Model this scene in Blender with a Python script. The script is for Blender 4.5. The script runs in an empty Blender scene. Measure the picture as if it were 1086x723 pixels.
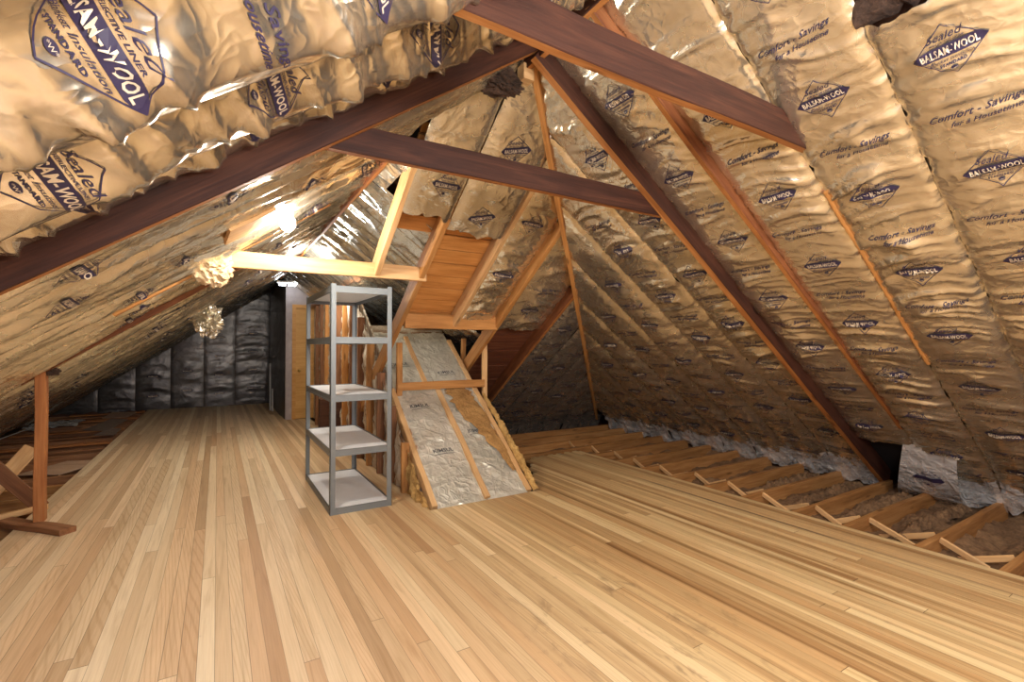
import bpy, math, random
import numpy as np
from mathutils import Vector, Matrix

random.seed(7)
SC = bpy.context.scene
COL = SC.collection
SN, CS = 0.57346, 0.81923          # roof pitch 35 degrees
RIDGE_X, RIDGE_Z = 1.525, 3.0275
EAVE_R, EAVE_L, EAVE_H = 5.85, -2.80, 6.59
WING_X, WING_Z, WING_E = 0.965, 2.6355, 4.73

# ------------------------------------------------------------------ materials
def new_mat(name):
    m = bpy.data.materials.new(name); m.use_nodes = True
    nt = m.node_tree
    for n in list(nt.nodes): nt.nodes.remove(n)
    out = nt.nodes.new('ShaderNodeOutputMaterial')
    b = nt.nodes.new('ShaderNodeBsdfPrincipled')
    nt.links.new(b.outputs[0], out.inputs[0])
    return m, nt, b

def node(nt, typ, **kw):
    n = nt.nodes.new(typ)
    for k, v in kw.items():
        if k in n.inputs: n.inputs[k].default_value = v
        else: setattr(n, k, v)
    return n

def math_n(nt, op, a, b=None, c=None):
    n = nt.nodes.new('ShaderNodeMath'); n.operation = op
    for i, v in enumerate((a, b, c)):
        if v is None: continue
        if isinstance(v, (int, float)): n.inputs[i].default_value = v
        else: nt.links.new(v, n.inputs[i])
    return n.outputs[0]

def ramp(nt, fac, stops):
    r = nt.nodes.new('ShaderNodeValToRGB')
    while len(r.color_ramp.elements) < len(stops): r.color_ramp.elements.new(0.5)
    for e, (p, c) in zip(r.color_ramp.elements, stops):
        e.position = p; e.color = (*c, 1)
    nt.links.new(fac, r.inputs[0])
    return r.outputs[0]

def mix(nt, fac, a, b, mode='MIX'):
    n = nt.nodes.new('ShaderNodeMix'); n.data_type = 'RGBA'; n.blend_type = mode
    if isinstance(fac, (int, float)): n.inputs[0].default_value = fac
    else: nt.links.new(fac, n.inputs[0])
    for i, v in ((6, a), (7, b)):
        if isinstance(v, tuple): n.inputs[i].default_value = (*v, 1)
        else: nt.links.new(v, n.inputs[i])
    return n.outputs[2]

def bump(nt, b, h, strength, dist):
    n = node(nt, 'ShaderNodeBump'); n.inputs['Strength'].default_value = strength
    n.inputs['Distance'].default_value = dist
    nt.links.new(h, n.inputs['Height']); nt.links.new(n.outputs[0], b.inputs['Normal'])

def noise(nt, vec, scale, detail=4, rough=0.55, dist=0.0):
    n = node(nt, 'ShaderNodeTexNoise'); n.inputs['Scale'].default_value = scale
    n.inputs['Detail'].default_value = detail; n.inputs['Roughness'].default_value = rough
    n.inputs['Distortion'].default_value = dist
    if vec is not None: nt.links.new(vec, n.inputs['Vector'])
    return n.outputs['Fac']

def mapping(nt, vec, scale=(1, 1, 1), loc=None):
    m = nt.nodes.new('ShaderNodeMapping'); m.inputs['Scale'].default_value = scale
    nt.links.new(vec, m.inputs['Vector'])
    if loc is not None: nt.links.new(loc, m.inputs['Location'])
    return m.outputs[0]

def wood(name, dark, mid, light, rough=0.62, knots=True):
    """board timber; the grain runs along the object's own X axis"""
    m, nt, b = new_mat(name)
    tc = nt.nodes.new('ShaderNodeTexCoord').outputs['Object']
    oi = nt.nodes.new('ShaderNodeObjectInfo').outputs['Random']
    off = nt.nodes.new('ShaderNodeCombineXYZ')
    nt.links.new(math_n(nt, 'MULTIPLY', oi, 37.0), off.inputs[0])
    nt.links.new(math_n(nt, 'MULTIPLY', oi, 11.0), off.inputs[1])
    v = mapping(nt, tc, (1.2, 14, 14), off.outputs[0])
    f1 = noise(nt, v, 1.6, 6, 0.6, 0.6)
    v2 = mapping(nt, tc, (2.5, 90, 90), off.outputs[0])
    f2 = noise(nt, v2, 1.5, 3, 0.6)
    f = math_n(nt, 'ADD', math_n(nt, 'MULTIPLY', f1, 0.72), math_n(nt, 'MULTIPLY', f2, 0.28))
    c = ramp(nt, f, [(0.30, dark), (0.5, mid), (0.70, light)])
    if knots:
        vk = mapping(nt, tc, (2.2, 9, 9), off.outputs[0])
        vo = node(nt, 'ShaderNodeTexVoronoi'); vo.inputs['Scale'].default_value = 0.9
        nt.links.new(vk, vo.inputs['Vector'])
        k = ramp(nt, vo.outputs['Distance'], [(0.06, (1, 1, 1)), (0.14, (0, 0, 0))])
        c = mix(nt, math_n(nt, 'MULTIPLY', k, 0.75), c, tuple(x * 0.5 for x in dark))
    tint = ramp(nt, oi, [(0.0, (0.86, 0.84, 0.82)), (1.0, (1.1, 1.08, 1.05))])
    c = mix(nt, 1.0, c, tint, 'MULTIPLY')
    nt.links.new(c, b.inputs['Base Color'])
    b.inputs['Roughness'].default_value = rough; b.inputs['Specular IOR Level'].default_value = 0.25
    bump(nt, b, f2, 0.25, 0.004)
    return m

def foil(name, c0, c1, metallic, rough, fine=1.0, wrinkle=0.5):
    """crinkled metallised paper"""
    m, nt, b = new_mat(name)
    tc = nt.nodes.new('ShaderNodeTexCoord').outputs['Object']
    big = noise(nt, tc, 2.3, 4, 0.6)
    c = ramp(nt, big, [(0.35, c0), (0.65, c1)])
    nt.links.new(c, b.inputs['Base Color'])
    b.inputs['Metallic'].default_value = metallic
    r = noise(nt, tc, 7.0, 3, 0.5)
    nt.links.new(math_n(nt, 'ADD', math_n(nt, 'MULTIPLY', r, 0.22), rough - 0.11), b.inputs['Roughness'])
    def ridge(scale, det):
        f = noise(nt, tc, scale * fine, det, 0.5, 0.7)
        return math_n(nt, 'POWER', math_n(nt, 'SUBTRACT', 1.0, math_n(nt, 'MINIMUM', math_n(nt, 'MULTIPLY', math_n(nt, 'ABSOLUTE', math_n(nt, 'SUBTRACT', f, 0.5)), 5.0), 1.0)), 1.6)
    h = math_n(nt, 'ADD', math_n(nt, 'MULTIPLY', ridge(5.5, 1.0), 0.6), math_n(nt, 'MULTIPLY', ridge(13, 1.0), 0.3))
    bump(nt, b, h, wrinkle, 0.035)
    return m

def plain(name, c, rough=0.6, metallic=0.0, var=0.12, scale=12):
    m, nt, b = new_mat(name)
    tc = nt.nodes.new('ShaderNodeTexCoord').outputs['Object']
    n = noise(nt, tc, scale, 4, 0.6)
    cc = ramp(nt, n, [(0.3, tuple(x * (1 - var) for x in c)), (0.7, tuple(min(1, x * (1 + var)) for x in c))])
    nt.links.new(cc, b.inputs['Base Color'])
    b.inputs['Roughness'].default_value = rough; b.inputs['Metallic'].default_value = metallic
    return m

def fluffy(name, c0, c1, scale=40):
    m, nt, b = new_mat(name)
    tc = nt.nodes.new('ShaderNodeTexCoord').outputs['Object']
    n = noise(nt, tc, scale, 6, 0.7); n1 = noise(nt, tc, scale * 0.15, 3, 0.6)
    f = math_n(nt, 'ADD', math_n(nt, 'MULTIPLY', n, 0.55), math_n(nt, 'MULTIPLY', n1, 0.45))
    nt.links.new(ramp(nt, f, [(0.35, c0), (0.62, c1)]), b.inputs['Base Color'])
    b.inputs['Roughness'].default_value = 0.95
    bump(nt, b, n, 0.8, 0.02)
    return m

def emit(name, c, s):
    m, nt, b = new_mat(name)
    b.inputs['Base Color'].default_value = (*c, 1)
    b.inputs['Emission Color'].default_value = (*c, 1); b.inputs['Emission Strength'].default_value = s
    return m

def floor_mat():
    m, nt, b = new_mat('strip_flooring')
    tc = nt.nodes.new('ShaderNodeTexCoord').outputs['Object']
    s = nt.nodes.new('ShaderNodeSeparateXYZ'); nt.links.new(tc, s.inputs[0])
    X, Y = s.outputs[0], s.outputs[1]
    W = 0.0635
    xr = math_n(nt, 'DIVIDE', X, W)
    row = math_n(nt, 'FLOOR', xr); fx = math_n(nt, 'FRACT', xr)
    def wn(dim, a, bb=None):
        n = nt.nodes.new('ShaderNodeTexWhiteNoise'); n.noise_dimensions = dim
        if dim == '1D': nt.links.new(a, n.inputs['W'])
        else:
            cx = nt.nodes.new('ShaderNodeCombineXYZ'); nt.links.new(a, cx.inputs[0]); nt.links.new(bb, cx.inputs[1])
            nt.links.new(cx.outputs[0], n.inputs['Vector'])
        return n.outputs['Value']
    ro = wn('1D', row)
    yl = math_n(nt, 'ADD', math_n(nt, 'DIVIDE', Y, 4.3), math_n(nt, 'MULTIPLY', ro, 13.7))
    col = math_n(nt, 'FLOOR', yl); fy = math_n(nt, 'FRACT', yl)
    rnd = wn('2D', row, col)
    rnd2 = wn('2D', math_n(nt, 'ADD', row, 91.3), math_n(nt, 'ADD', col, 17.7))
    # grain
    cx = nt.nodes.new('ShaderNodeCombineXYZ')
    nt.links.new(math_n(nt, 'MULTIPLY', rnd, 50.0), cx.inputs[0]); nt.links.new(math_n(nt, 'MULTIPLY', rnd2, 50.0), cx.inputs[1])
    vg = mapping(nt, tc, (26, 1.1, 1), cx.outputs[0])
    g1 = noise(nt, vg, 1.0, 5, 0.6, 0.8)
    vg2 = mapping(nt, tc, (170, 3.0, 1), cx.outputs[0])
    g2 = noise(nt, vg2, 1.0, 3, 0.6)
    wv = nt.nodes.new('ShaderNodeTexWave'); wv.wave_type = 'RINGS'; wv.rings_direction = 'Z'
    wv.inputs['Scale'].default_value = 2.2; wv.inputs['Distortion'].default_value = 2.2
    wv.inputs['Detail'].default_value = 2.0
    vw = mapping(nt, tc, (16, 0.75, 1), cx.outputs[0]); nt.links.new(vw, wv.inputs['Vector'])
    base = ramp(nt, rnd, [(0.0, (0.45, 0.295, 0.16)), (0.15, (0.58, 0.405, 0.235)), (0.45, (0.655, 0.485, 0.295)), (0.75, (0.74, 0.58, 0.37)), (1.0, (0.82, 0.675, 0.46))])
    base = mix(nt, math_n(nt, 'MULTIPLY', math_n(nt, 'GREATER_THAN', math_n(nt, 'FRACT', math_n(nt, 'MULTIPLY', rnd2, 7.3)), 0.6), 0.45), base, (1.0, 0.87, 0.80), 'MULTIPLY')
    gr = ramp(nt, g1, [(0.28, (0.76, 0.69, 0.60)), (0.50, (1.0, 1.0, 1.0)), (0.75, (1.07, 1.06, 1.04))])
    c = mix(nt, 0.85, base, gr, 'MULTIPLY')
    fg = ramp(nt, g2, [(0.35, (0.82, 0.76, 0.70)), (0.6, (1.04, 1.04, 1.04))])
    c = mix(nt, 0.38, c, fg, 'MULTIPLY')
    wr = ramp(nt, wv.outputs['Fac'], [(0.0, (0.74, 0.62, 0.50)), (0.35, (1, 1, 1))])
    sel = math_n(nt, 'GREATER_THAN', rnd2, 0.80)
    c = mix(nt, math_n(nt, 'MULTIPLY', sel, 0.4), c, wr, 'MULTIPLY')
    # yellower, dirtier boards on the side towards the joists
    side = math_n(nt, 'SMOOTH_MIN', math_n(nt, 'MAXIMUM', math_n(nt, 'DIVIDE', math_n(nt, 'SUBTRACT', X, 0.4), 1.6), 0.0), 1.0, 0.2)
    c = mix(nt, math_n(nt, 'MULTIPLY', side, 0.8), c, (0.80, 0.73, 0.52), 'MULTIPLY')
    streak = ramp(nt, noise(nt, mapping(nt, tc, (12, 0.22, 1)), 1.0, 4, 0.6), [(0.50, (1, 1, 1)), (0.68, (0.48, 0.38, 0.27))])
    c = mix(nt, math_n(nt, 'MULTIPLY', side, 0.9), c, streak, 'MULTIPLY')
    # worn and stained patches near the middle of the room
    d = nt.nodes.new('ShaderNodeVectorMath'); d.operation = 'DISTANCE'
    nt.links.new(mapping(nt, tc, (1.0, 0.8, 1)), d.inputs[0]); d.inputs[1].default_value = (1.72, 1.36, 0)
    near = ramp(nt, d.outputs['Value'], [(0.25, (1, 1, 1)), (0.75, (0, 0, 0))])
    st = noise(nt, mapping(nt, tc, (9, 3.2, 1)), 1.0, 6, 0.65, 1.2)
    stain = math_n(nt, 'MULTIPLY', near, ramp(nt, st, [(0.55, (0, 0, 0)), (0.68, (1, 1, 1))]))
    c = mix(nt, math_n(nt, 'MULTIPLY', stain, 0.62), c, (0.20, 0.12, 0.06))
    spots = noise(nt, tc, 6.0, 5, 0.7)
    c = mix(nt, math_n(nt, 'MULTIPLY', ramp(nt, spots, [(0.66, (0, 0, 0)), (0.74, (1, 1, 1))]), 0.28), c, (0.28, 0.17, 0.09))
    gap = math_n(nt, 'LESS_THAN', math_n(nt, 'ABSOLUTE', math_n(nt, 'SUBTRACT', X, 3.62)), 0.012)
    gl = ramp(nt, noise(nt, mapping(nt, tc, (3, 0.6, 1)), 1.0, 2, 0.5), [(0.38, (0, 0, 0)), (0.55, (1, 1, 1))])
    c = mix(nt, math_n(nt, 'MULTIPLY', math_n(nt, 'MULTIPLY', gap, gl), 0.72), c, (0.12, 0.08, 0.06))
    # joints
    gx = math_n(nt, 'LESS_THAN', math_n(nt, 'MINIMUM', fx, math_n(nt, 'SUBTRACT', 1.0, fx)), 0.020)
    gy = math_n(nt, 'LESS_THAN', fy, 0.0008)
    g = math_n(nt, 'MAXIMUM', math_n(nt, 'MULTIPLY', gx, math_n(nt, 'ADD', 0.25, math_n(nt, 'MULTIPLY', rnd2, 0.5))), math_n(nt, 'MULTIPLY', gy, 0.8))
    c = mix(nt, g, c, (0.13, 0.075, 0.035))
    nt.links.new(c, b.inputs['Base Color'])
    nt.links.new(math_n(nt, 'ADD', 0.40, math_n(nt, 'MULTIPLY', g1, 0.22)), b.inputs['Roughness'])
    b.inputs['Specular IOR Level'].default_value = 0.35
    bump(nt, b, math_n(nt, 'SUBTRACT', math_n(nt, 'MULTIPLY', g2, 0.15), g), 0.35, 0.003)
    return m

M = {}
M['floor'] = floor_mat()
M['old'] = wood('old_dark_timber', (0.018, 0.006, 0.004), (0.045, 0.0145, 0.008), (0.085, 0.030, 0.015))
M['rough'] = wood('reddish_timber', (0.085, 0.026, 0.010), (0.175, 0.058, 0.020), (0.28, 0.11, 0.042))
M['orange'] = wood('orange_timber', (0.30, 0.13, 0.035), (0.50, 0.235, 0.070), (0.62, 0.33, 0.12))
M['edge'] = wood('lit_sawn_edge', (0.18, 0.065, 0.018), (0.36, 0.145, 0.040), (0.50, 0.24, 0.08))  # timber undersides: sawn edge plus orange lamplight put into the colour
M['pine'] = wood('pale_pine', (0.48, 0.27, 0.11), (0.66, 0.40, 0.18), (0.76, 0.52, 0.27))
M['redpost'] = wood('red_orange_timber', (0.24, 0.075, 0.022), (0.42, 0.16, 0.05), (0.54, 0.25, 0.09))
M['joist'] = wood('joist_timber', (0.20, 0.085, 0.026), (0.36, 0.17, 0.055), (0.48, 0.26, 0.10))
M['jdark'] = wood('brown_joist_timber', (0.13, 0.052, 0.024), (0.26, 0.115, 0.05), (0.38, 0.19, 0.092))
M['sheath'] = wood('roof_boards', (0.34, 0.135, 0.032), (0.52, 0.225, 0.058), (0.64, 0.32, 0.10), 0.62, False)
M['redsheath'] = wood('red_roof_boards', (0.09, 0.030, 0.016), (0.17, 0.058, 0.028), (0.24, 0.09, 0.045))
M['deck'] = wood('roof_deck', (0.05, 0.022, 0.013), (0.085, 0.036, 0.02), (0.13, 0.055, 0.03))
M['door'] = wood('door_veneer', (0.50, 0.26, 0.065), (0.62, 0.345, 0.10), (0.70, 0.42, 0.145), 0.4, False)
M['casing'] = wood('door_casing_wood', (0.46, 0.23, 0.06), (0.58, 0.30, 0.085), (0.64, 0.37, 0.13), 0.45, False)
M['panelwood'] = wood('brown_panelling', (0.20, 0.095, 0.045), (0.30, 0.15, 0.075), (0.38, 0.20, 0.11), 0.5, False)
M['foil'] = foil('tan_foil_paper', (0.70, 0.61, 0.45), (0.84, 0.75, 0.58), 0.88, 0.26, 1.0, 0.13)
M['foilshine'] = foil('shiny_tan_foil', (0.64, 0.56, 0.43), (0.76, 0.68, 0.54), 0.92, 0.22, 1.0, 0.16)
M['foilpale'] = foil('pale_foil_paper', (0.68, 0.63, 0.52), (0.82, 0.77, 0.64), 0.90, 0.25, 1.0, 0.18)
M['foilgrey'] = foil('grey_foil_paper', (0.50, 0.47, 0.42), (0.66, 0.62, 0.55), 0.88, 0.27, 1.0, 0.35)
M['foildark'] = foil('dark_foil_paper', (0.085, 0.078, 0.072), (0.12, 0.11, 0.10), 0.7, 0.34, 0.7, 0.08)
M['silver'] = foil('silver_foil', (0.80, 0.80, 0.78), (0.92, 0.91, 0.88), 0.6, 0.26, 1.2, 0.5)
M['kimsul'] = foil('silvery_paper', (0.62, 0.62, 0.54), (0.82, 0.81, 0.72), 0.55, 0.34, 1.1, 0.42)
M['ink'] = plain('printing_ink', (0.022, 0.014, 0.045), 0.55)
M['inkpale'] = plain('unprinted_letters', (0.66, 0.55, 0.40), 0.5, 0.3)
M['inkgrey'] = plain('grey_ink', (0.10, 0.10, 0.10), 0.6)
M['fill'] = fluffy('loose_fill', (0.085, 0.042, 0.018), (0.30, 0.17, 0.08), 30)
M['fibre'] = fluffy('tan_fibre', (0.26, 0.125, 0.035), (0.52, 0.29, 0.095), 45)
M['yellowfibre'] = fluffy('yellow_fibre', (0.38, 0.20, 0.05), (0.72, 0.46, 0.16), 36)
M['darkfibre'] = fluffy('dark_fibre', (0.02, 0.011, 0.007), (0.09, 0.045, 0.025), 60)
M['nest'] = fluffy('crumpled_tan_paper', (0.50, 0.33, 0.16), (0.86, 0.66, 0.40), 26)
M['steel'] = plain('painted_steel', (0.19, 0.205, 0.205), 0.42, 0.35, 0.05)
M['board'] = plain('white_shelf_board', (0.80, 0.81, 0.82), 0.5, 0, 0.03)
M['plaster'] = plain('mauve_plaster', (0.40, 0.345, 0.33), 0.8)
M['brass'] = plain('brass', (0.55, 0.36, 0.10), 0.3, 0.9)
M['white'] = plain('white_paint', (0.62, 0.60, 0.56), 0.5)
M['grey'] = plain('grey_felt_shingle', (0.22, 0.16, 0.12), 0.85)
M['card'] = wood('grey_brown_board', (0.30, 0.19, 0.12), (0.42, 0.28, 0.19), (0.48, 0.33, 0.23), 0.8, False)
M['black'] = plain('recess_dark', (0.012, 0.010, 0.010), 0.8)  # painted darkness of the open rafter bay
M['bulb'] = emit('bulb_glow', (1.0, 0.95, 0.87), 600)
M['tube'] = emit('tube_glow', (0.80, 0.88, 1.0), 14)

def lath_mat():
    m, nt, b = new_mat('lath_and_plaster_back')
    tc = nt.nodes.new('ShaderNodeTexCoord').outputs['Object']
    v = mapping(nt, tc, (1, 6, 1.0))
    n = noise(nt, v, 2.2, 6, 0.65, 0.8)
    n2 = noise(nt, tc, 38, 4, 0.7)
    c = ramp(nt, n, [(0.30, (0.12, 0.055, 0.025)), (0.42, (0.32, 0.18, 0.09)), (0.50, (0.55, 0.46, 0.33)), (0.62, (0.76, 0.70, 0.58))])
    c = mix(nt, math_n(nt, 'MULTIPLY', ramp(nt, n2, [(0.55, (0, 0, 0)), (0.66, (1, 1, 1))]), 0.6), c, (0.09, 0.05, 0.03))
    nt.links.new(c, b.inputs['Base Color']); b.inputs['Roughness'].default_value = 0.85
    bump(nt, b, n2, 0.6, 0.01)
    return m
M['lath'] = lath_mat()

def post_mat():
    m, nt, b = new_mat('slotted_steel')
    tc = nt.nodes.new('ShaderNodeTexCoord').outputs['Object']
    s = nt.nodes.new('ShaderNodeSeparateXYZ'); nt.links.new(tc, s.inputs[0])
    fz = math_n(nt, 'FRACT', math_n(nt, 'DIVIDE', s.outputs[2], 0.032))
    hz = math_n(nt, 'LESS_THAN', math_n(nt, 'ABSOLUTE', math_n(nt, 'SUBTRACT', fz, 0.5)), 0.2)
    hx = math_n(nt, 'LESS_THAN', math_n(nt, 'ABSOLUTE', math_n(nt, 'SUBTRACT', math_n(nt, 'ABSOLUTE', s.outputs[1]), 0.020)), 0.0045)
    h = math_n(nt, 'MULTIPLY', hz, hx)
    nt.links.new(mix(nt, h, (0.19, 0.205, 0.205), (0.03, 0.03, 0.03)), b.inputs['Base Color'])
    b.inputs['Roughness'].default_value = 0.42; b.inputs['Metallic'].default_value = 0.35
    return m
M['post'] = post_mat()

# ------------------------------------------------------------------ object helpers
def tag(o, label=None, cat=None, group=None, kind=None):
    if label: o['label'] = label
    if cat: o['category'] = cat
    if group: o['group'] = group
    if kind: o['kind'] = kind
    return o

class MB:
    def __init__(s): s.v = []; s.f = []
    def add(s, vs, fs):
        n = len(s.v); s.v += [tuple(p) for p in vs]; s.f += [tuple(i + n for i in f) for f in fs]; return s
    def box(s, x0, x1, y0, y1, z0, z1):
        return s.add([(x0,y0,z0),(x1,y0,z0),(x1,y1,z0),(x0,y1,z0),(x0,y0,z1),(x1,y0,z1),(x1,y1,z1),(x0,y1,z1)],
                     [(0,3,2,1),(4,5,6,7),(0,1,5,4),(1,2,6,5),(2,3,7,6),(3,0,4,7)])
    def prism(s, poly, off):
        """closed polygon of 3-D points, thickened by the vector off"""
        n = len(poly); b = [tuple(p[i] + off[i] for i in range(3)) for p in poly]
        return s.add(list(poly) + b, [tuple(range(n - 1, -1, -1)), tuple(range(n, 2 * n))] + [(i, (i+1) % n, n + (i+1) % n, n + i) for i in range(n)])
    def tube(s, pts, r, n=10, cap=True):
        pts = [Vector(p) for p in pts]; rs = r if isinstance(r, (list, tuple)) else [r] * len(pts)
        rings = []
        for i, p in enumerate(pts):
            d = (pts[min(i+1, len(pts)-1)] - pts[max(i-1, 0)]).normalized()
            a = d.cross(Vector((0, 0, 1)));  a = a if a.length > 1e-3 else d.cross(Vector((1, 0, 0)))
            a.normalize(); c = d.cross(a)
            rings.append([p + rs[i] * (math.cos(2*math.pi*k/n) * a + math.sin(2*math.pi*k/n) * c) for k in range(n)])
        vs = [q for r_ in rings for q in r_]
        fs = [(i*n+k, i*n+(k+1) % n, (i+1)*n+(k+1) % n, (i+1)*n+k) for i in range(len(pts)-1) for k in range(n)]
        if cap: fs += [tuple(range(n-1, -1, -1)), tuple(range((len(pts)-1)*n, len(pts)*n))]
        return s.add(vs, fs)
    def build(s, name, mat, parent=None, smooth=False, loc=None, mw=None):
        me = bpy.data.meshes.new(name); me.from_pydata(s.v, [], s.f); me.update()
        me.materials.append(mat)
        if smooth: me.polygons.foreach_set('use_smooth', [True] * len(me.polygons))
        o = bpy.data.objects.new(name, me); COL.objects.link(o)
        if loc is not None: o.location = loc
        if mw is not None: o.matrix_world = mw
        if parent is not None: o.parent = parent
        return o

def empty(name, loc, rz=0):
    o = bpy.data.objects.new(name, None); COL.objects.link(o); o.location = loc; o.rotation_euler = (0, 0, rz)
    return o

def beam(name, p0, p1, w, h, mat, up=(0, 0, 1), parent=None, wob=0.0025, cuts=None):
    """sawn timber p0->p1 (axis), w across, h along 'up'; eased edges, slightly bowed; own X = grain
    cuts = (c0, c1): the end faces slope, shifting x by c*z"""
    p0, p1 = Vector(p0), Vector(p1); L = (p1 - p0).length; x = (p1 - p0).normalized()
    z = Vector(up) - x * Vector(up).dot(x); z.normalize(); y = z.cross(x)
    mw = Matrix(((x.x, y.x, z.x, p0.x), (x.y, y.y, z.y, p0.y), (x.z, y.z, z.z, p0.z), (0, 0, 0, 1)))
    c = min(0.004, w * 0.15, h * 0.15); a, b = w / 2, h / 2
    prof = [(-a + c, -b), (a - c, -b), (a, -b + c), (a, b - c), (a - c, b), (-a + c, b), (-a, b - c), (-a, -b + c)]
    n = max(2, int(L / 0.22)); vs = []; r = random.Random(len(bpy.data.objects) * 13 + 5)
    k1, k2 = r.random() * 6, r.random() * 6
    c0, c1 = cuts or (0, 0)
    for i in range(n + 1):
        t = i / n
        dy = wob * (math.sin(t * 9 + k1) + 0.6 * math.sin(t * 23 + k2)); dz = wob * math.sin(t * 7 + k2)
        for (u, v) in prof:
            e = (c0 * v * (1 - t)) + (c1 * v * t)
            vs.append((t * L + e, u + dy + r.uniform(-1, 1) * wob * 0.3, v + dz + r.uniform(-1, 1) * wob * 0.3))
    fs = [(i*8+k, i*8+(k+1) % 8, (i+1)*8+(k+1) % 8, (i+1)*8+k) for i in range(n) for k in range(8)]
    fs += [tuple(range(7, -1, -1)), tuple(range(n*8, n*8+8))]
    o = MB().add(vs, fs).build(name, mat, parent, mw=mw)
    if mat in (M['old'], M['rough']):          # paler sawn lower edge, with the bulb's orange light painted in
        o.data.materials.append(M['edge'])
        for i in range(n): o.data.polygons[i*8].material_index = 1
    return o

# ------------------------------------------------------------------ noise
def _h(ix, iy, s):
    a = np.sin(ix * 127.1 + iy * 311.7 + s * 74.7) * 43758.5453
    return (a - np.floor(a)) * 2 - 1
def vn(x, y, s=0):
    x = np.asarray(x, float); y = np.asarray(y, float)
    ix, iy = np.floor(x), np.floor(y); fx, fy = x - ix, y - iy
    u = fx**3 * (fx * (fx * 6 - 15) + 10); w = fy**3 * (fy * (fy * 6 - 15) + 10)
    return (_h(ix, iy, s) * (1-u) + _h(ix+1, iy, s) * u) * (1-w) + (_h(ix, iy+1, s) * (1-u) + _h(ix+1, iy+1, s) * u) * w
def rid(n): return 1 - 2 * np.abs(n)
def sst(a, b, x):
    t = np.clip((x - a) / (b - a), 0, 1); return t * t * (3 - 2 * t)

# roof frames: (v along the wall, s up the slope, w into the room) -> world
def PR(v, s, w): return np.stack([EAVE_R - s*CS - w*SN, v + 0*s, s*SN - w*CS], -1)
def PL(v, s, w): return np.stack([EAVE_L + s*CS + w*SN, v + 0*s, s*SN - w*CS], -1)
def PH(v, s, w): return np.stack([v + 0*s, EAVE_H - s*CS - w*SN, s*SN - w*CS], -1)
def PW(v, s, w): return np.stack([WING_E - s*CS - w*SN, v + 0*s, s*SN - w*CS], -1)
FARY = 12.66
def PF(v, s, w): return np.stack([v + 0*s, FARY - w + 0*s, s + 0*v], -1)
def PT(v, s, w): return np.stack([1.06 - w + 0*s, v + 0*s, s + 0*v], -1)     # wall beside the door
SL_K = 0.77; KN = math.hypot(1, SL_K)
def PK(v, s, w): return np.stack([v + 0*s, 3.66 + s/KN - w*SL_K/KN, s*SL_K/KN + w/KN], -1)   # sloping stair cover
def pt(P, v, s, w): return tuple(float(a) for a in P(np.array(float(v)), np.array(float(s)), np.array(float(w))))

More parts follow.
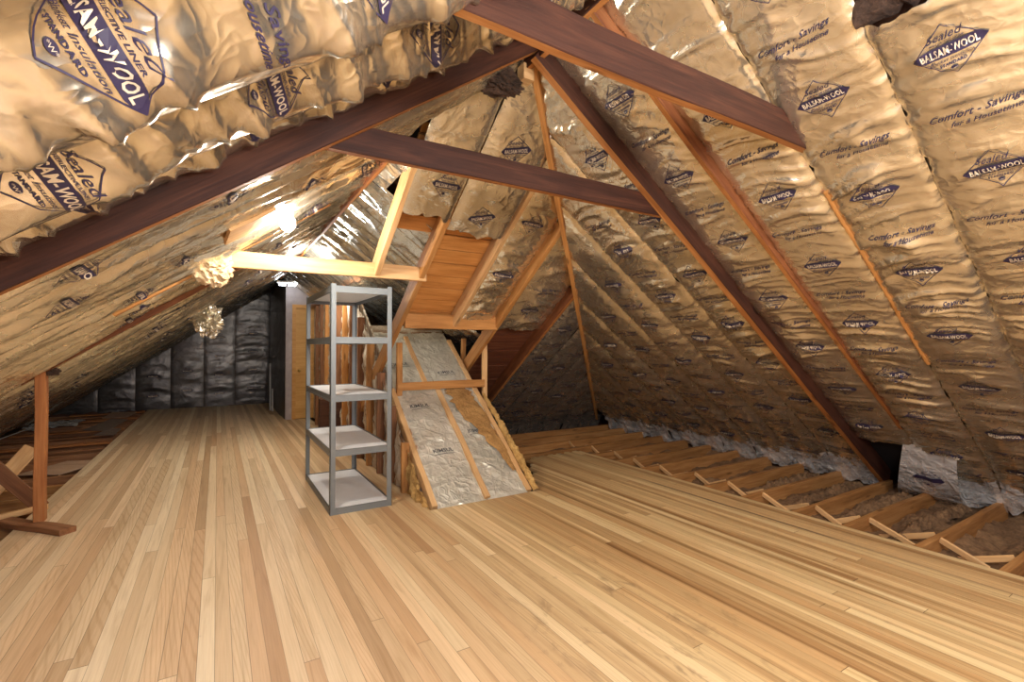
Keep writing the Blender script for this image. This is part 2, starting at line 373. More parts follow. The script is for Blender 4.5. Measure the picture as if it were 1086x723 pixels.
class Sheet:
    """height field w(v, s) of one foil blanket between two rafters"""
    def __init__(s, v0, v1, seed, style): s.v0, s.v1, s.seed, s.style = v0, v1, seed, style
    def w(s, v, u):
        k = s.seed; q = np.clip((v - s.v0) / (s.v1 - s.v0), 0, 1); e = 4*q*(1-q); W = s.v1 - s.v0
        st = s.style
        am = 0.55 + 0.55 * sst(-0.3, 0.4, vn(u*1.3, q*1.5, k+1))
        lo = vn(u*1.1, v*1.1, k+2)
        if st == 'right':
            sag = u + 0.07*(2*q-1)**2*(1+lo) + 0.05*vn(u*2, v*3, k+3)
            P3 = lambda n: np.maximum(0, rid(n))**2.5
            r = 0.026*P3(vn(sag*7, v*1.3, k+4)) + 0.022*P3(vn(sag*13 + 0.4*v, v*2.0, k+5)) + 0.012*P3(vn(sag*25, v*3.2, k+6)) + 0.004*P3(vn(u*20+v*12, v*22, k+9))
            edge = (1-e)**3 * (0.010*vn(u*22, v*20, k+7) + 0.004*vn(u*45, v*30, k+8))
            return 0.020*np.sqrt(e+1e-6) + 0.012*lo*e + am*r*(0.25+0.75*e) + edge - 0.012*(1-e)**6
        if st == 'left':
            qq = q + 0.05*vn(u*2.2, 0*u, k+11)
            la = 0.45 if s.v1 < 0.9 else 1.0
            lip = la * sst(0.40, 0.83, qq) * (1 - sst(0.955, 1.0, q)); mid = sst(0.30, 0.62, qq) * (1 - sst(0.82, 0.92, qq))
            d = u + 0.45*v + 0.06*vn(u*2, v*4, k+3)
            up_ = 1 - sst(0.3, 0.6, q)
            r = 0.018*np.maximum(0, rid(vn(d*3.2, (v-0.3*u)*3.0, k+4)))**2 + 0.007*rid(vn(u*7+v*4, v*7, k+5)) + 0.0025*vn(u*24, v*24, k+6)
            fl = u + 0.10*vn(u*3, v*2.5, k+9) - 0.25*(v - s.v0)
            teeth = mid*(0.034*np.maximum(0, rid(vn(fl*5.5, v*1.2, k+7)))**2 + 0.024*np.maximum(0, rid(vn(fl*13, v*2.2, k+8)))**2)
            return -0.072*(0.5 + 0.5*la) + 0.010*e + 0.110*lip*(1+0.30*lo) + am*r*(0.3+0.7*e)*(0.45+0.55*up_) + teeth
        if st == 'long':         # far left slope: long folds running up the slope
            r = 0.022*rid(vn(v*9 + 0.5*vn(u*1.2, v*2, k), u*0.9, k+4)) + 0.010*rid(vn(v*20, u*2.2, k+5)) + 0.005*vn(v*30, u*18, k+6)
            return 0.035*np.sqrt(e+1e-6) + 0.015*lo*e + r*(0.35+0.65*e)
        if st == 'hip':
            r = 0.010*rid(vn(u*8, v*3, k+4)) + 0.008*rid(vn(u*14+v*6, v*9, k+5)) + 0.004*vn(u*30, v*30, k+6)
            return 0.022*np.sqrt(e+1e-6) + 0.01*lo*e + am*r*(0.3+0.7*e) - 0.012*(1-e)**6
        if st == 'loose':
            r = 0.022*rid(vn(u*5+v*3, v*5-u, k+4)) + 0.012*rid(vn(u*13, v*11, k+5)) + 0.004*vn(u*34, v*34, k+6)
            return 0.02*e + 0.012*lo + r
        if st == 'wall':
            sag = u + 0.05*(2*q-1)**2
            r = 0.010*rid(vn(sag*6, v*1.2, k+4)) + 0.006*rid(vn(sag*13, v*2.5, k+5)) + 0.003*vn(u*30, v*20, k+6)
            return 0.012*np.sqrt(e+1e-6) + am*r*(0.4+0.6*e)
        if st == 'paper':
            r = 0.005*rid(vn(u*6, v*9, k+4)) + 0.004*rid(vn(u*15+4*v, v*17, k+5)) + 0.002*vn(u*40, v*40, k+6)
            return 0.004*e + r
        return 0*u

def sheet(name, P, S, s0, s1, mat, ds=0.022, dv=0.028, ragged=0.0, parent=None, flip=False, top_rag=0.0, woff=0.0):
    nv = max(6, int((S.v1 - S.v0) / dv)); vs_ = np.linspace(S.v0, S.v1, nv + 1)
    f0 = s0 if callable(s0) else (lambda v: s0 + 0*v)
    f1 = s1 if callable(s1) else (lambda v: s1 + 0*v)
    a, b = f0(vs_), f1(vs_)
    if ragged: a = a + ragged * (vn(vs_*13, vs_*0 + S.seed, 3) + 0.6*vn(vs_*41, vs_*0 + S.seed, 4))
    if top_rag: b = b + top_rag * (vn(vs_*13, vs_*0 + S.seed, 5) + 0.6*vn(vs_*41, vs_*0 + S.seed, 6))
    b = np.maximum(b, a + 0.004)
    ns = max(6, int(float((b - a).max()) / ds))
    t = np.linspace(0, 1, ns + 1)
    V = np.repeat(vs_[None, :], ns + 1, 0); U = a[None, :] + t[:, None] * (b - a)[None, :]
    Wd = S.w(V, U) + woff
    pts = P(V, U, Wd).reshape(-1, 3)
    n = nv + 1; fs = []
    for i in range(ns):
        for j in range(nv):
            q = (i*n+j, i*n+j+1, (i+1)*n+j+1, (i+1)*n+j)
            fs.append(q[::-1] if flip else q)
    m = MB(); m.v = [tuple(p) for p in pts.tolist()]; m.f = fs
    o = m.build(name, mat, parent, smooth=True)
    return o

# ------------------------------------------------------------------ printed lettering
_txt = {}
def glyphs(body, size, shear=0.0, fat=0.0, spacing=1.0):
    key = (body, size, shear, fat, spacing)
    if key in _txt: return _txt[key]
    cu = bpy.data.curves.new('lettering', 'FONT'); cu.body = body; cu.size = size; cu.shear = shear; cu.offset = fat
    cu.space_character = spacing; cu.align_x = 'CENTER'; cu.align_y = 'CENTER'; cu.resolution_u = 2; cu.fill_mode = 'FRONT'
    o = bpy.data.objects.new('lettering', cu); COL.objects.link(o)
    dg = bpy.context.evaluated_depsgraph_get(); dg.update()
    me = o.evaluated_get(dg).to_mesh()
    v = np.array([(p.co.x, p.co.y) for p in me.vertices]); f = [tuple(p.vertices) for p in me.polygons]
    if len(v):
        c = (v.min(0) + v.max(0)) / 2; v = v - c
    o.evaluated_get(dg).to_mesh_clear()
    bpy.data.objects.remove(o); bpy.data.curves.remove(cu)
    _txt[key] = (v, f); return v, f

def strip2d(p, q, t, n=10):
    p, q = np.array(p, float), np.array(q, float); d = (q - p) / np.linalg.norm(q - p); nrm = np.array((-d[1], d[0])) * t / 2
    v = []; f = []
    for i in range(n + 1):
        c = p + (q - p) * i / n; v += [c + nrm, c - nrm]
        if i: f.append((2*i-2, 2*i-1, 2*i+1, 2*i))
    return np.array(v), f

def diamond_shapes():
    """ink shapes and pale letters of the printed diamond, 0.21 wide"""
    ink, pale = [], []
    A, B = 0.108, 0.103
    cs = [(-A, 0), (0, B), (A, 0), (0, -B)]
    for i in range(4): ink.append(strip2d(cs[i], cs[(i+1) % 4], 0.0030, 8))
    h = 0.0225
    n = 14; v = []; f = []
    for i in range(n + 1):
        x = -A + 2*A*i/n; hh = min(h, (A - abs(x)) * B / A)
        v += [(x, hh), (x, 0), (x, -hh)]
        if i: f += [(3*i-3, 3*i-2, 3*i+1, 3*i), (3*i-2, 3*i-1, 3*i+2, 3*i+1)]
    ink.append((np.array(v), f))
    def put(lst, g, x, y, rot=0):
        v, f = g; lst.append((v + np.array((x, y)), f))
    gv, gf = glyphs('BALSAM-WOOL', 0.0325, 0, 0.0008, 1.06); put(pale, (gv * np.array((0.168 / np.ptp(gv[:, 0]), 0.029 / np.ptp(gv[:, 1]))), gf), 0, 0)
    put(ink, glyphs('Sealed', 0.040, 0.45), -0.002, 0.058)
    put(ink, glyphs('REFLECTIVE LINER', 0.0125, 0, 0.0002), 0, 0.0325)
    put(ink, glyphs('Blanket Insulation', 0.018, 0.45), 0, -0.034)
    put(ink, glyphs('STANDARD', 0.0135, 0, 0.0005, 1.15), 0, -0.053)
    a = np.linspace(0, 2*np.pi, 17)[:-1]
    ink.append((np.stack([0.011*np.cos(a), 0.009*np.sin(a) - 0.072], 1), [tuple(range(16))]))
    put(pale, glyphs('*W*', 0.011), 0, -0.073)
    return ink, pale
DIA = diamond_shapes()
def slogan_shapes():
    ink = []
    for body, size, x, y in (('Comfort - Savings', 0.040, 0, 0.017), ('for a Housetime', 0.032, 0.02, -0.022)):
        v, f = glyphs(body, size, 0.5, 0.0004); ink.append((v + np.array((x, y)), f))
    return ink, []
SLO = slogan_shapes()
def kim_shapes():
    ink = []
    v, f = glyphs('KIMSUL', 0.062, 0, 0.001); ink.append((v, f))
    for k in (-0.045,): ink.append(strip2d((-0.10, k), (0.10, k), 0.006, 8))
    return ink, []
KIM = kim_shapes()

def prints(parent, P, S, items, dirn, ink='ink', woff=0.0):
    """items: (shapes, v, s, rot). dirn = +1 text runs with v, -1 against it; one child per printed mark"""
    for sh, vc, sc_, rot in items:
        m = MB(); nink = 0
        for which, off in ((0, 0.0045), (1, 0.0070)):
            for v2, f2 in sh[which]:
                ca, sa = math.cos(rot), math.sin(rot)
                a = v2[:, 0]*ca - v2[:, 1]*sa; b = v2[:, 0]*sa + v2[:, 1]*ca
                vv, uu = vc + dirn*a, sc_ + b
                m.add(P(vv, uu, S.w(vv, uu) + off + woff).tolist(), f2)
            if which == 0: nink = len(m.f)
        o = m.build('printed_diamond' if sh is DIA else 'printed_lettering', M[ink], parent)
        if sh[1]:
            o.data.materials.append(M['inkpale'])
            o.data.polygons.foreach_set('material_index', [0]*nink + [1]*(len(m.f) - nink))

ORD = ['first', 'second', 'third', 'fourth', 'fifth', 'sixth', 'seventh', 'eighth', 'ninth', 'tenth', 'eleventh', 'twelfth',
       'thirteenth', 'fourteenth', 'fifteenth', 'sixteenth', 'seventeenth', 'eighteenth', 'nineteenth', 'twentieth', 'twenty-first',
       'twenty-second', 'twenty-third', 'twenty-fourth', 'twenty-fifth', 'twenty-sixth', 'twenty-seventh', 'twenty-eighth']

# ================================================================== THE SETTING
# floor: strip boards; the stair opening is left out and board ends step along it
fl = MB()
def slab(poly): fl.prism([(x, y, 0.0) for x, y in poly][::-1], (0, 0, -0.02))
slab([(-1.24, -2.6), (1.47, -2.6), (1.47, 9.6), (1.06, 9.6), (1.06, FARY), (-1.24, FARY)])
slab([(1.47, -2.6), (3.935, -2.6), (3.935, 3.66), (1.47, 3.66)])
for i in range(23):                      # staggered board ends beside the stair cover
    x0 = 2.50 + i * 0.0635; x1 = min(x0 + 0.0635, 3.935)
    ye = 3.70 + min(1.08, i * 0.105) + 0.05 * math.sin(i * 2.3)
    if x0 > 3.20: ye = 4.78 + 0.03 * math.sin(i * 3.1)
    slab([(x0, 3.66), (x1, 3.66), (x1, ye), (x0, ye)])
tag(fl.build('floor', M['floor']), kind='structure')
tag(MB().box(-3.3, 6.5, -2.8, 13.0, -0.26, -0.215).build('floor_underside', M['deck']), kind='structure')

tag(MB().box(6.3, 6.4, -2.7, 7.3, -0.25, 0.6).build('wall_right', M['deck']), kind='structure')
tag(MB().box(1.2, 6.4, 7.0, 7.1, -0.25, 0.6).build('wall_end', M['deck']), kind='structure')
tag(MB().box(-3.3, -3.2, -2.7, 13.0, -0.25, 0.5).build('wall_left', M['deck']), kind='structure')
def deck(name, P, poly, mat='deck', w0=-0.15, t=0.02):
    p0 = [pt(P, v, s, w0) for v, s in poly]; p1 = pt(P, poly[0][0], poly[0][1], w0 - t)
    off = tuple(p1[i] - p0[0][i] for i in range(3))
    return tag(MB().prism(p0, off).build(name, M[mat]), kind='structure')
smR = (EAVE_R - RIDGE_X) / CS
deck('ceiling_right', PR, [(-2.7, -0.5), (6.75, -0.5), (6.75, -0.1), (2.2, smR + 0.1), (-2.7, smR + 0.1)])
smL = (RIDGE_X - EAVE_L) / CS; smLw = (WING_X - EAVE_L) / CS
deck('ceiling_left', PL, [(-2.7, -0.5), (12.85, -0.5), (12.85, smLw + 0.1), (2.83, smLw + 0.1), (2.2, smL + 0.1), (-2.7, smL + 0.1)])
deck('ceiling_end', PH, [(2.54, -0.5), (6.1, -0.5), (5.9, 0.0), (2.54, (5.85 - 2.54) / CS + 0.1)])
tag(MB().box(2.72, 2.80, 6.1, 9.7, -0.25, 1.62).build('wall_wing', M['deck']), kind='structure')
deck('ceiling_apex', PH, [(0.9, 4.55), (2.56, 4.55), (2.2, 5.5), (0.9, 5.5)])
deck('ceiling_wing', PW, [(2.83, (WING_E - WING_X) / CS + 0.1), (12.85, (WING_E - WING_X) / CS + 0.1), (12.85, 2.25), (5.1, 2.25), (3.3, 4.45)])
# far gable, wall return beside the door, door wall, back gable with an opening for an added fill light
def gable(name, y0, y1, xa, xb, mat, zf):
    return tag(MB().prism([(x, y0, z) for x, z in zf], (0, y1 - y0, 0)).build(name, M[mat]), kind='structure')
gable('wall_far', FARY + 0.03, FARY + 0.13, 0, 0, 'deck', [(-2.9, -0.2), (1.3, -0.2), (1.3, 2.5), (0.965, 2.78), (-2.9, 0.05)])
tag(MB().box(1.075, 1.115, 9.72, 12.7, -0.02, 2.62).build('wall_return', M['deck']), kind='structure')
dw = MB()
zw = lambda x: 3.311 - 0.7 * x + 0.12
dw.prism([(1.06, 9.6, 0), (1.165, 9.6, 0), (1.165, 9.6, zw(1.165)), (1.06, 9.6, 2.68)], (0, 0.12, 0))
dw.prism([(1.165, 9.6, 2.10), (1.93, 9.6, 2.10), (1.93, 9.6, zw(1.93)), (1.165, 9.6, zw(1.165))], (0, 0.12, 0))
dw.prism([(2.02, 9.6, 0), (3.6, 9.6, 0), (3.6, 9.6, zw(3.6)), (2.02, 9.6, zw(2.02))], (0, 0.12, 0))
dwo = tag(dw.build('wall_door_side', M['plaster']), kind='structure')
dp = MB()
dp.prism([(1.93, 9.585, 0), (2.9, 9.585, 0), (2.9, 9.585, zw(2.9) - 0.15), (1.93, 9.585, zw(1.93) - 0.15)], (0, 0.03, 0))
tag(dp.build('trim_1', M['panelwood']), kind='structure')
d = empty('door_1', (1.23, 9.6, 0)); tag(d, kind='structure')
def dpart(name, mb, mat): return mb.build(name, M[mat], d)
lf = MB().box(0.0, 0.64, 0.0, 0.035, 0.008, 2.03)
dpart('door_leaf', lf, 'door')
cs_ = MB().box(-0.065, -0.004, -0.022, 0.03, 0, 2.09).box(0.644, 0.70, -0.022, 0.03, 0, 2.09).box(-0.065, 0.70, -0.024, 0.03, 2.035, 2.10).box(-0.012, 0.0, -0.006, 0.03, 0, 2.04).box(0.64, 0.652, -0.006, 0.03, 0, 2.04)
dpart('door_frame', cs_, 'casing')
kb = MB().tube([(0.055, 0, 0.885), (0.055, -0.012, 0.885), (0.055, -0.018, 0.885), (0.055, -0.04, 0.885), (0.055, -0.055, 0.885), (0.055, -0.062, 0.885)], [0.026, 0.024, 0.010, 0.016, 0.024, 0.014], 14)
dpart('door_knob', kb, 'brass')
bk = MB()
bk.prism([(-2.9, -2.6, -0.2), (0.9, -2.6, -0.2), (0.9, -2.6, 2.5), (-2.9, -2.6, 0.0)], (0, -0.1, 0))
bk.prism([(2.1, -2.6, -0.2), (6.0, -2.6, -0.2), (6.0, -2.6, 0.0), (2.1, -2.6, 2.75)], (0, -0.1, 0))
bk.prism([(0.9, -2.6, -0.2), (2.1, -2.6, -0.2), (2.1, -2.6, 0.8), (0.9, -2.6, 0.8)], (0, -0.1, 0))
bk.prism([(0.9, -2.6, 2.2), (2.1, -2.6, 2.2), (2.1, -2.6, 2.75), (1.525, -2.6, 3.25), (0.9, -2.6, 2.75)], (0, -0.1, 0))
tag(bk.build('wall_back', M['panelwood']), kind='structure')

# ================================================================== INSULATION BLANKETS
def hipR(v): return np.where(v > 2.27, (EAVE_R - (v - 0.745)) / CS, smR) - 0.01
gR = 'foil insulation strips on the right roof slope'
random.seed(3)
right_lines = sorted([2.2 - 0.44*k for k in range(0, 6)] + [2.2 + 0.44*k for k in range(1, 10)])
nR = len(right_lines) - 1
known = {(1.76, 2.2): 4.16, (1.32, 1.76): 3.82, (0.88, 1.32): 4.28, (0.44, 0.88): 4.28, (2.2, 2.64): 3.91, (2.64, 3.08): 3.70, (0.0, 0.44): 4.0}
for k in range(nR):
    v0, v1 = right_lines[k], right_lines[k+1]
    S = Sheet(v0 - 0.001, v1 + 0.001, 11 + k, 'right')
    s1 = hipR; s0 = 0.16
    if abs(v0 - 0.44) < 0.01: s1 = 4.50
    if abs(v0 - 1.76) < 0.01: s0 = 0.80
    if v0 > 5.5: s0 = 0.05
    fromcam = k; fromhip = nR - 1 - k
    near = v1 < 2.3
    o = sheet('insulation_batt', PR, S, s0, s1, M['foil'], ds=0.012 if v0 < 2.7 else 0.022, dv=0.018 if v0 < 2.7 else 0.028, ragged=0.01, top_rag=0.015 if v0 < 1 else 0)
    special = {0.88: 'tan foil insulation strip meeting the right end of the upper cross tie',
               1.32: 'tan foil insulation strip between the thin orange rafter and the end of the upper tie',
               1.76: 'tan foil insulation strip directly right of the long dark rafter, its foot folded down',
               0.44: 'tan foil insulation strip in the right margin, topped by dark fibre and a red board',
               2.20: 'tan foil insulation strip directly left of the long dark rafter'}
    lab = next((t for kk, t in special.items() if abs(kk - v0) < 0.01), None)
    if lab is None:
        if v0 > 2.3: lab = f'tan foil insulation strip on right slope, {ORD[fromhip]} counted from the back corner'
        else: lab = 'tan foil insulation strip at the extreme right edge, nearest the camera'
    tag(o, lab, 'insulation', gR)
    vc = (v0 + v1) / 2 - 0.0
    sb = next((s for (a, b), s in known.items() if abs(a - v0) < 0.01), 4.1 - 0.17 * ((k * 7) % 4))
    it = []
    for j in range(-1, 9):
        sd = sb - 0.607 * j
        top = float(hipR(np.array(v1))) if not isinstance(s1, float) else s1
        if sd < top - 0.18 and sd > s0 + 0.14: it.append((DIA, vc + random.uniform(-.015, .015), sd, random.uniform(-.03, .03)))
        sd2 = sd - 0.31
        if sd2 < top - 0.18 and sd2 > s0 + 0.1: it.append((SLO, vc + random.uniform(-.02, .02), sd2, random.uniform(-.03, .03)))
    if v1 > -0.1 and it: prints(o, PR, S, it, -1)
    # crumpled silver skirt at the eave
    if v0 > -0.3 and abs(v0 - 1.76) > 0.01:
        n_s, n_v = 14, 16; m = MB(); pts = []
        for i in range(n_s + 1):
            t = i / n_s
            for j in range(n_v + 1):
                q = j / n_v; vv = v0 + 0.01 + (v1 - v0 - 0.02) * q
                fan = (q - 0.5) * 0.05 * (1 - t)
                wv = 0.012 + 0.10 * (1 - t)**1.6 + 0.030 * float(rid(vn(vv*16, t*2.2, k + 40))) * (1 - t * 0.7) + 0.012 * float(vn(vv*40, t*9, k + 41))
                ss = 0.36 * t - 0.01 + 0.02 * float(vn(vv*9, 3.0, k + 42)) * (1 - t)
                if t == 1: wv = 0.004
                pts.append(pt(PR, vv + fan, ss, wv))
        fs = [(i*(n_v+1)+j, i*(n_v+1)+j+1, (i+1)*(n_v+1)+j+1, (i+1)*(n_v+1)+j) for i in range(n_s) for j in range(n_v)]
        sk = m.add(pts, fs).build('eave_flap', M['silver'], o, smooth=True)
        sk['label'] = 'crumpled silver foil turned out over the joists'

# left slope
left_lines = [0.0, 0.44, 0.88, 1.32, 1.76, 2.2, 2.64, 3.08, 3.52, 3.96, 4.4, 4.84] + [5.28 + 0.44*k for k in range(0, 17)] + [FARY]
left_lines = [v for v in left_lines if v < FARY - 0.3] + [FARY - 0.05]
def topL(v): return np.where(v < 2.27, smL, np.maximum(smL - (v - 2.27) / CS, smLw)) - 0.01
gL = 'foil insulation strips on the left roof slope'
for k in range(len(left_lines) - 1):
    v0, v1 = left_lines[k], left_lines[k+1]
    st = 'left' if v1 < 2.3 else 'long'
    S = Sheet(v0 + 0.004, v1 - 0.004, 71 + k, st)
    far = v0 > 4.8
    wo = -0.085 if abs(v0 - 1.76) < 0.01 else 0.0
    o = sheet('insulation_batt', PL, S, 0.12, topL, M['foilshine'] if v1 < 2.3 else M['foil'] if v0 < 5.2 else M['foilpale'], ds=(0.016 if v1 < 2.3 else 0.022) if not far else 0.035, dv=(0.012 if v1 < 2.3 else 0.02) if not far else 0.03, flip=True, ragged=0.02, woff=wo)
    if v1 < 2.3: lab = f'sagging tan foil insulation strip on left slope, {ORD[5 - 1 - k]} before the big dark rafter'
    else: lab = f'tan foil insulation strip on left slope, {ORD[k - 5]} beyond the big dark rafter'
    tag(o, lab, 'insulation', gL)
    known = {0.88: 3.21, 1.32: 3.0, 3.08: 3.2, 3.52: 2.9, 2.64: 2.7}
    sb = next((s for a, s in known.items() if abs(a - v0) < 0.01), 3.0 - 0.15 * ((k * 5) % 4))
    it = []
    for j in range(-3, 5):
        if v0 > 2.3 and j % 2: continue
        sd = sb - 0.607 * j
        top = float(topL(np.array(v1))) - 0.15
        if 0.4 < sd < top: it.append((DIA, (v0+v1)/2 + (0.025 if abs(v0 - 1.32) < .01 else -0.01), sd, random.uniform(-.05, .05)))
        if 0.4 < sd - 0.31 < top and (abs(v0 - 0.88) < .01 and j == -1): it.append((SLO, (v0+v1)/2 - 0.02, sd - 0.31, random.uniform(-.05, .05)))
    if -0.1 < v0 < 8.5: prints(o, PL, S, it, 1, woff=wo)

# hip end (back roof slope)
def topH(v): return np.where(v > RIDGE_X, (EAVE_R - v) / CS, (EAVE_H - 2.27 - RIDGE_X + v) / CS) - 0.015
gH = 'foil insulation strips on the back roof slope'
hip_bays = [(1.10, 1.50, 3.98, 'pale', 'pale foil insulation strip with ragged end above orange boards, left of its pair', 'hip'),
            (1.50, 2.012, 3.86, 'pale', 'tan foil insulation strip with ragged end above orange boards, right of its pair', 'hip'),
            (2.06, 2.50, 2.70, 'foil', 'crinkled foil insulation strip between the orange rafters, right of the orange boards', 'right'),
            (2.54, 3.16, 2.55, 'foil', 'torn foil insulation strip above the dark red roof boards', 'right'),
            (3.20, 3.62, 0.30, 'grey', None, 'hip'), (3.62, 4.06, 0.12, 'grey', None, 'hip'), (4.06, 4.50, 0.10, 'grey', None, 'hip'),
            (4.50, 4.94, 0.10, 'grey', None, 'hip'), (4.94, 5.38, 0.10, 'grey', None, 'hip'), (5.38, 5.76, 0.06, 'grey', None, 'hip')]
for k, (v0, v1, s0, mt, lab, st) in enumerate(hip_bays):
    S = Sheet(v0 + 0.004, v1 - 0.004, 131 + k, st)
    mat = {'pale': 'foilpale', 'foil': 'foil', 'grey': 'foilgrey'}[mt]
    wo = (0.0, 0.0, -0.085, -0.085)[k] if k < 4 else 0.0
    o = sheet('insulation_batt', PH, S, s0, topH, M[mat], ragged=0.03 if k < 4 else 0.01, woff=wo)
    if lab is None: lab = f'dull foil insulation strip on the dark back slope, {ORD[k-4]} right of the dark red rafter'
    tag(o, lab, 'insulation', gH)
    it = []
    sb = {0: 4.28, 1: 4.05, 2: 3.40}.get(k, 2.9 - 0.22 * (k % 3))
    for j in range(-2, 6):
        sd = sb - 0.607 * j
        tm = float(min(topH(np.array(v0 + 0.08)), topH(np.array(v1 - 0.08))))
        if s0 + 0.10 < sd < tm - 0.10: it.append((DIA, (v0+v1)/2 - (0.03 if k else -0.05), sd, random.uniform(-.06, .06) + (0.35 if k == 1 else 0)))
        if s0 + 0.1 < sd - 0.3 < tm - 0.08 and k > 2: it.append((SLO, (v0+v1)/2, sd - 0.3, random.uniform(-.05, .05)))
    if it: prints(o, PH, S, it, 1, woff=wo)
    if k >= 4:
        n_s, n_v = 10, 14; pts = []
        for i in range(n_s + 1):
            t = i / n_s
            for j in range(n_v + 1):
                q = j / n_v; vv = v0 + (v1 - v0) * q
                pts.append(pt(PH, vv, 0.34*t - 0.02, 0.02 + 0.10*(1-t)**1.5 + 0.03*float(rid(vn(vv*15, t*3, k+60)))*(1-t)))
        fs = [(i*(n_v+1)+j, i*(n_v+1)+j+1, (i+1)*(n_v+1)+j+1, (i+1)*(n_v+1)+j) for i in range(n_s) for j in range(n_v)]
        MB().add(pts, fs).build('eave_flap', M['foilgrey'], o, smooth=True)

# wing right slope
gW = 'foil insulation strips on the far wing slope'
def topW(v): return (WING_E - WING_X) / CS - 0.01 + 0*v
def botW(v):
    x = np.where(v < 3.56, np.minimum(1.10, v - 1.90), np.where(v < 3.87, np.minimum(1.53, v - 1.95), np.minimum(2.75, np.maximum(1.53, v - 2.34))))
    return (WING_E - x) / CS
wl = [2.87 + 0.42*k for k in range(0, 24) if 2.87 + 0.42*k < 9.3] + [9.57]
for k in range(len(wl) - 1):
    S = Sheet(wl[k] + 0.004, wl[k+1] - 0.004, 171 + k, 'long')
    o = sheet('insulation_batt', PW, S, botW, topW, M['foilpale'], ds=0.03, dv=0.03)
    tag(o, f'silvery foil insulation strip on far slope behind the shelving, {ORD[k]} from the near end', 'insulation', gW)

# far wall sheets and the sheet on the return beside the door
fx = [-2.75, -2.05, -1.45, -0.85, -0.25, 0.35, 1.06]
nm = ['leftmost, in the low corner', 'second', 'third', 'fourth', 'fifth', 'last, beside the door return']
for k in range(6):
    S = Sheet(fx[k] + 0.003, fx[k+1] - 0.003, 201 + k, 'wall')
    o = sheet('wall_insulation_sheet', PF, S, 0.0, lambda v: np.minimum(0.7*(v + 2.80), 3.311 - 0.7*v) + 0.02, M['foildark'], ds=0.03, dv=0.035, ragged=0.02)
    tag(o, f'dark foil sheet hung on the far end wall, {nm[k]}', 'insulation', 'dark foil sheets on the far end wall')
    it = []
    for j in range(6):
        sd = 0.28 + 0.42*j + 0.1*(k % 2)
        if sd < min(0.7*(fx[k] + 2.8), 2.4) - 0.15: it.append((DIA, (fx[k]+fx[k+1])/2, sd, 0))
    if it: prints(o, PF, S, it, 1)
S = Sheet(9.75, FARY - 0.02, 221, 'wall')
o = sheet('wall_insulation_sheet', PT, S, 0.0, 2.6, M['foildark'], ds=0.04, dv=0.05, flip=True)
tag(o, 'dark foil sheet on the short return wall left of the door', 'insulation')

# flap folded down at the foot of the strip right of the dark rafter
S = Sheet(1.50, 1.93, 231, 'hip')
pts = []; nS, nV = 26, 18
for i in range(nS + 1):
    t = i / nS
    for j in range(nV + 1):
        q = j / nV; v = 1.50 + 0.36*q + 0.14*(1-t)*q + 0.10*(1 - t) - 0.03
        s = 0.80 * t**1.0 + 0.02; wv = 0.10*math.sin(math.pi*min(1, t*1.05))*0.9 + 0.16*(1-t)**0.8 + 0.010*float(rid(vn(v*5, s*9, 9))) + 0.004*float(vn(v*24, s*24, 2))
        pts.append(pt(PR, v, s, wv))
fs = [(i*(nV+1)+j, i*(nV+1)+j+1, (i+1)*(nV+1)+j+1, (i+1)*(nV+1)+j) for i in range(nS) for j in range(nV)]
fo = MB().add(pts, fs).build('foil_flap', M['silver'], smooth=True)
tag(fo, 'bright silver foil flap hanging over the joists at the foot of the dark rafter', 'insulation')
m = MB()
for v2, f2 in DIA[0]:
    pp = []
    for a, b in v2:
        a, b = -a, b; t = min(1, max(0, 0.60 + b/0.80)); q = 0.48 + a/0.40
        v = 1.50 + 0.36*q + 0.14*(1-t)*q + 0.10*(1 - t) - 0.03; s = 0.80*t + 0.02
        wv = 0.10*math.sin(math.pi*min(1, t*1.05))*0.9 + 0.16*(1-t)**0.8 + 0.010*float(rid(vn(v*5, s*9, 9))) + 0.004*float(vn(v*24, s*24, 2))
        pp.append(pt(PR, v, s, wv + 0.006))
    m.add(pp, f2)
m.build('printed_lettering', M['ink'], fo)
bp = MB().prism([pt(PR, 1.50, 0.0, -0.06), pt(PR, 2.45, 0.0, -0.06), pt(PR, 2.45, 0.9, -0.06), pt(PR, 1.50, 0.9, -0.06)], (0.004, 0, 0.005)).build('recess_dark_backing', M['black'])  # black sheet put in for the shade inside the open bay
tag(bp, 'black sheet standing in for the shade of the open bay behind the silver flap', 'paper')

# ================================================================== RAFTERS, TIES, POSTS
def raf(P, v, s0, s1, w, depth, thick, mat, label, vdir, name='rafter', wa=None):
    a = Vector(pt(P, v, s0, (w if wa is None else wa) - depth/2)); b = Vector(pt(P, v, s1, w - depth/2))
    up = Vector(pt(P, v, 0, -1)) - Vector(pt(P, v, 0, 0))
    o = beam(name, a, b, thick, depth, M[mat], up)
    return tag(o, label, 'rafter')
raf(PR, 2.2, 0.02, smR - 0.03, 0.11, 0.17, 0.056, 'old', 'long dark brown rafter running down the right slope from the ridge to the joists', 1)
raf(PR, 1.76, 1.1, smR - 0.03, 0.085, 0.16, 0.036, 'rough', 'dark reddish rafter crossing behind the upper tie, thinning to an orange edge', 1, wa=0.012)
raf(PR, 1.31, 2.1, 3.75, 0.014, 0.14, 0.018, 'orange', 'narrow orange rafter edge running down from the right end of the upper tie', 1)
raf(PL, 2.2, 0.05, smL - 0.03, 0.045, 0.17, 0.048, 'old', 'big dark rafter rising across the left slope to the ridge', 1)
raf(PL, 1.32, 3.6, smL - 0.03, 0.020, 0.14, 0.045, 'old', 'dark rafter end above the left end of the upper tie', 1)
raf(PL, 3.96, 2.7, 4.3, 0.050, 0.14, 0.045, 'orange', 'short exposed orange rafter beside the tan crumpled nest on left slope', 1)
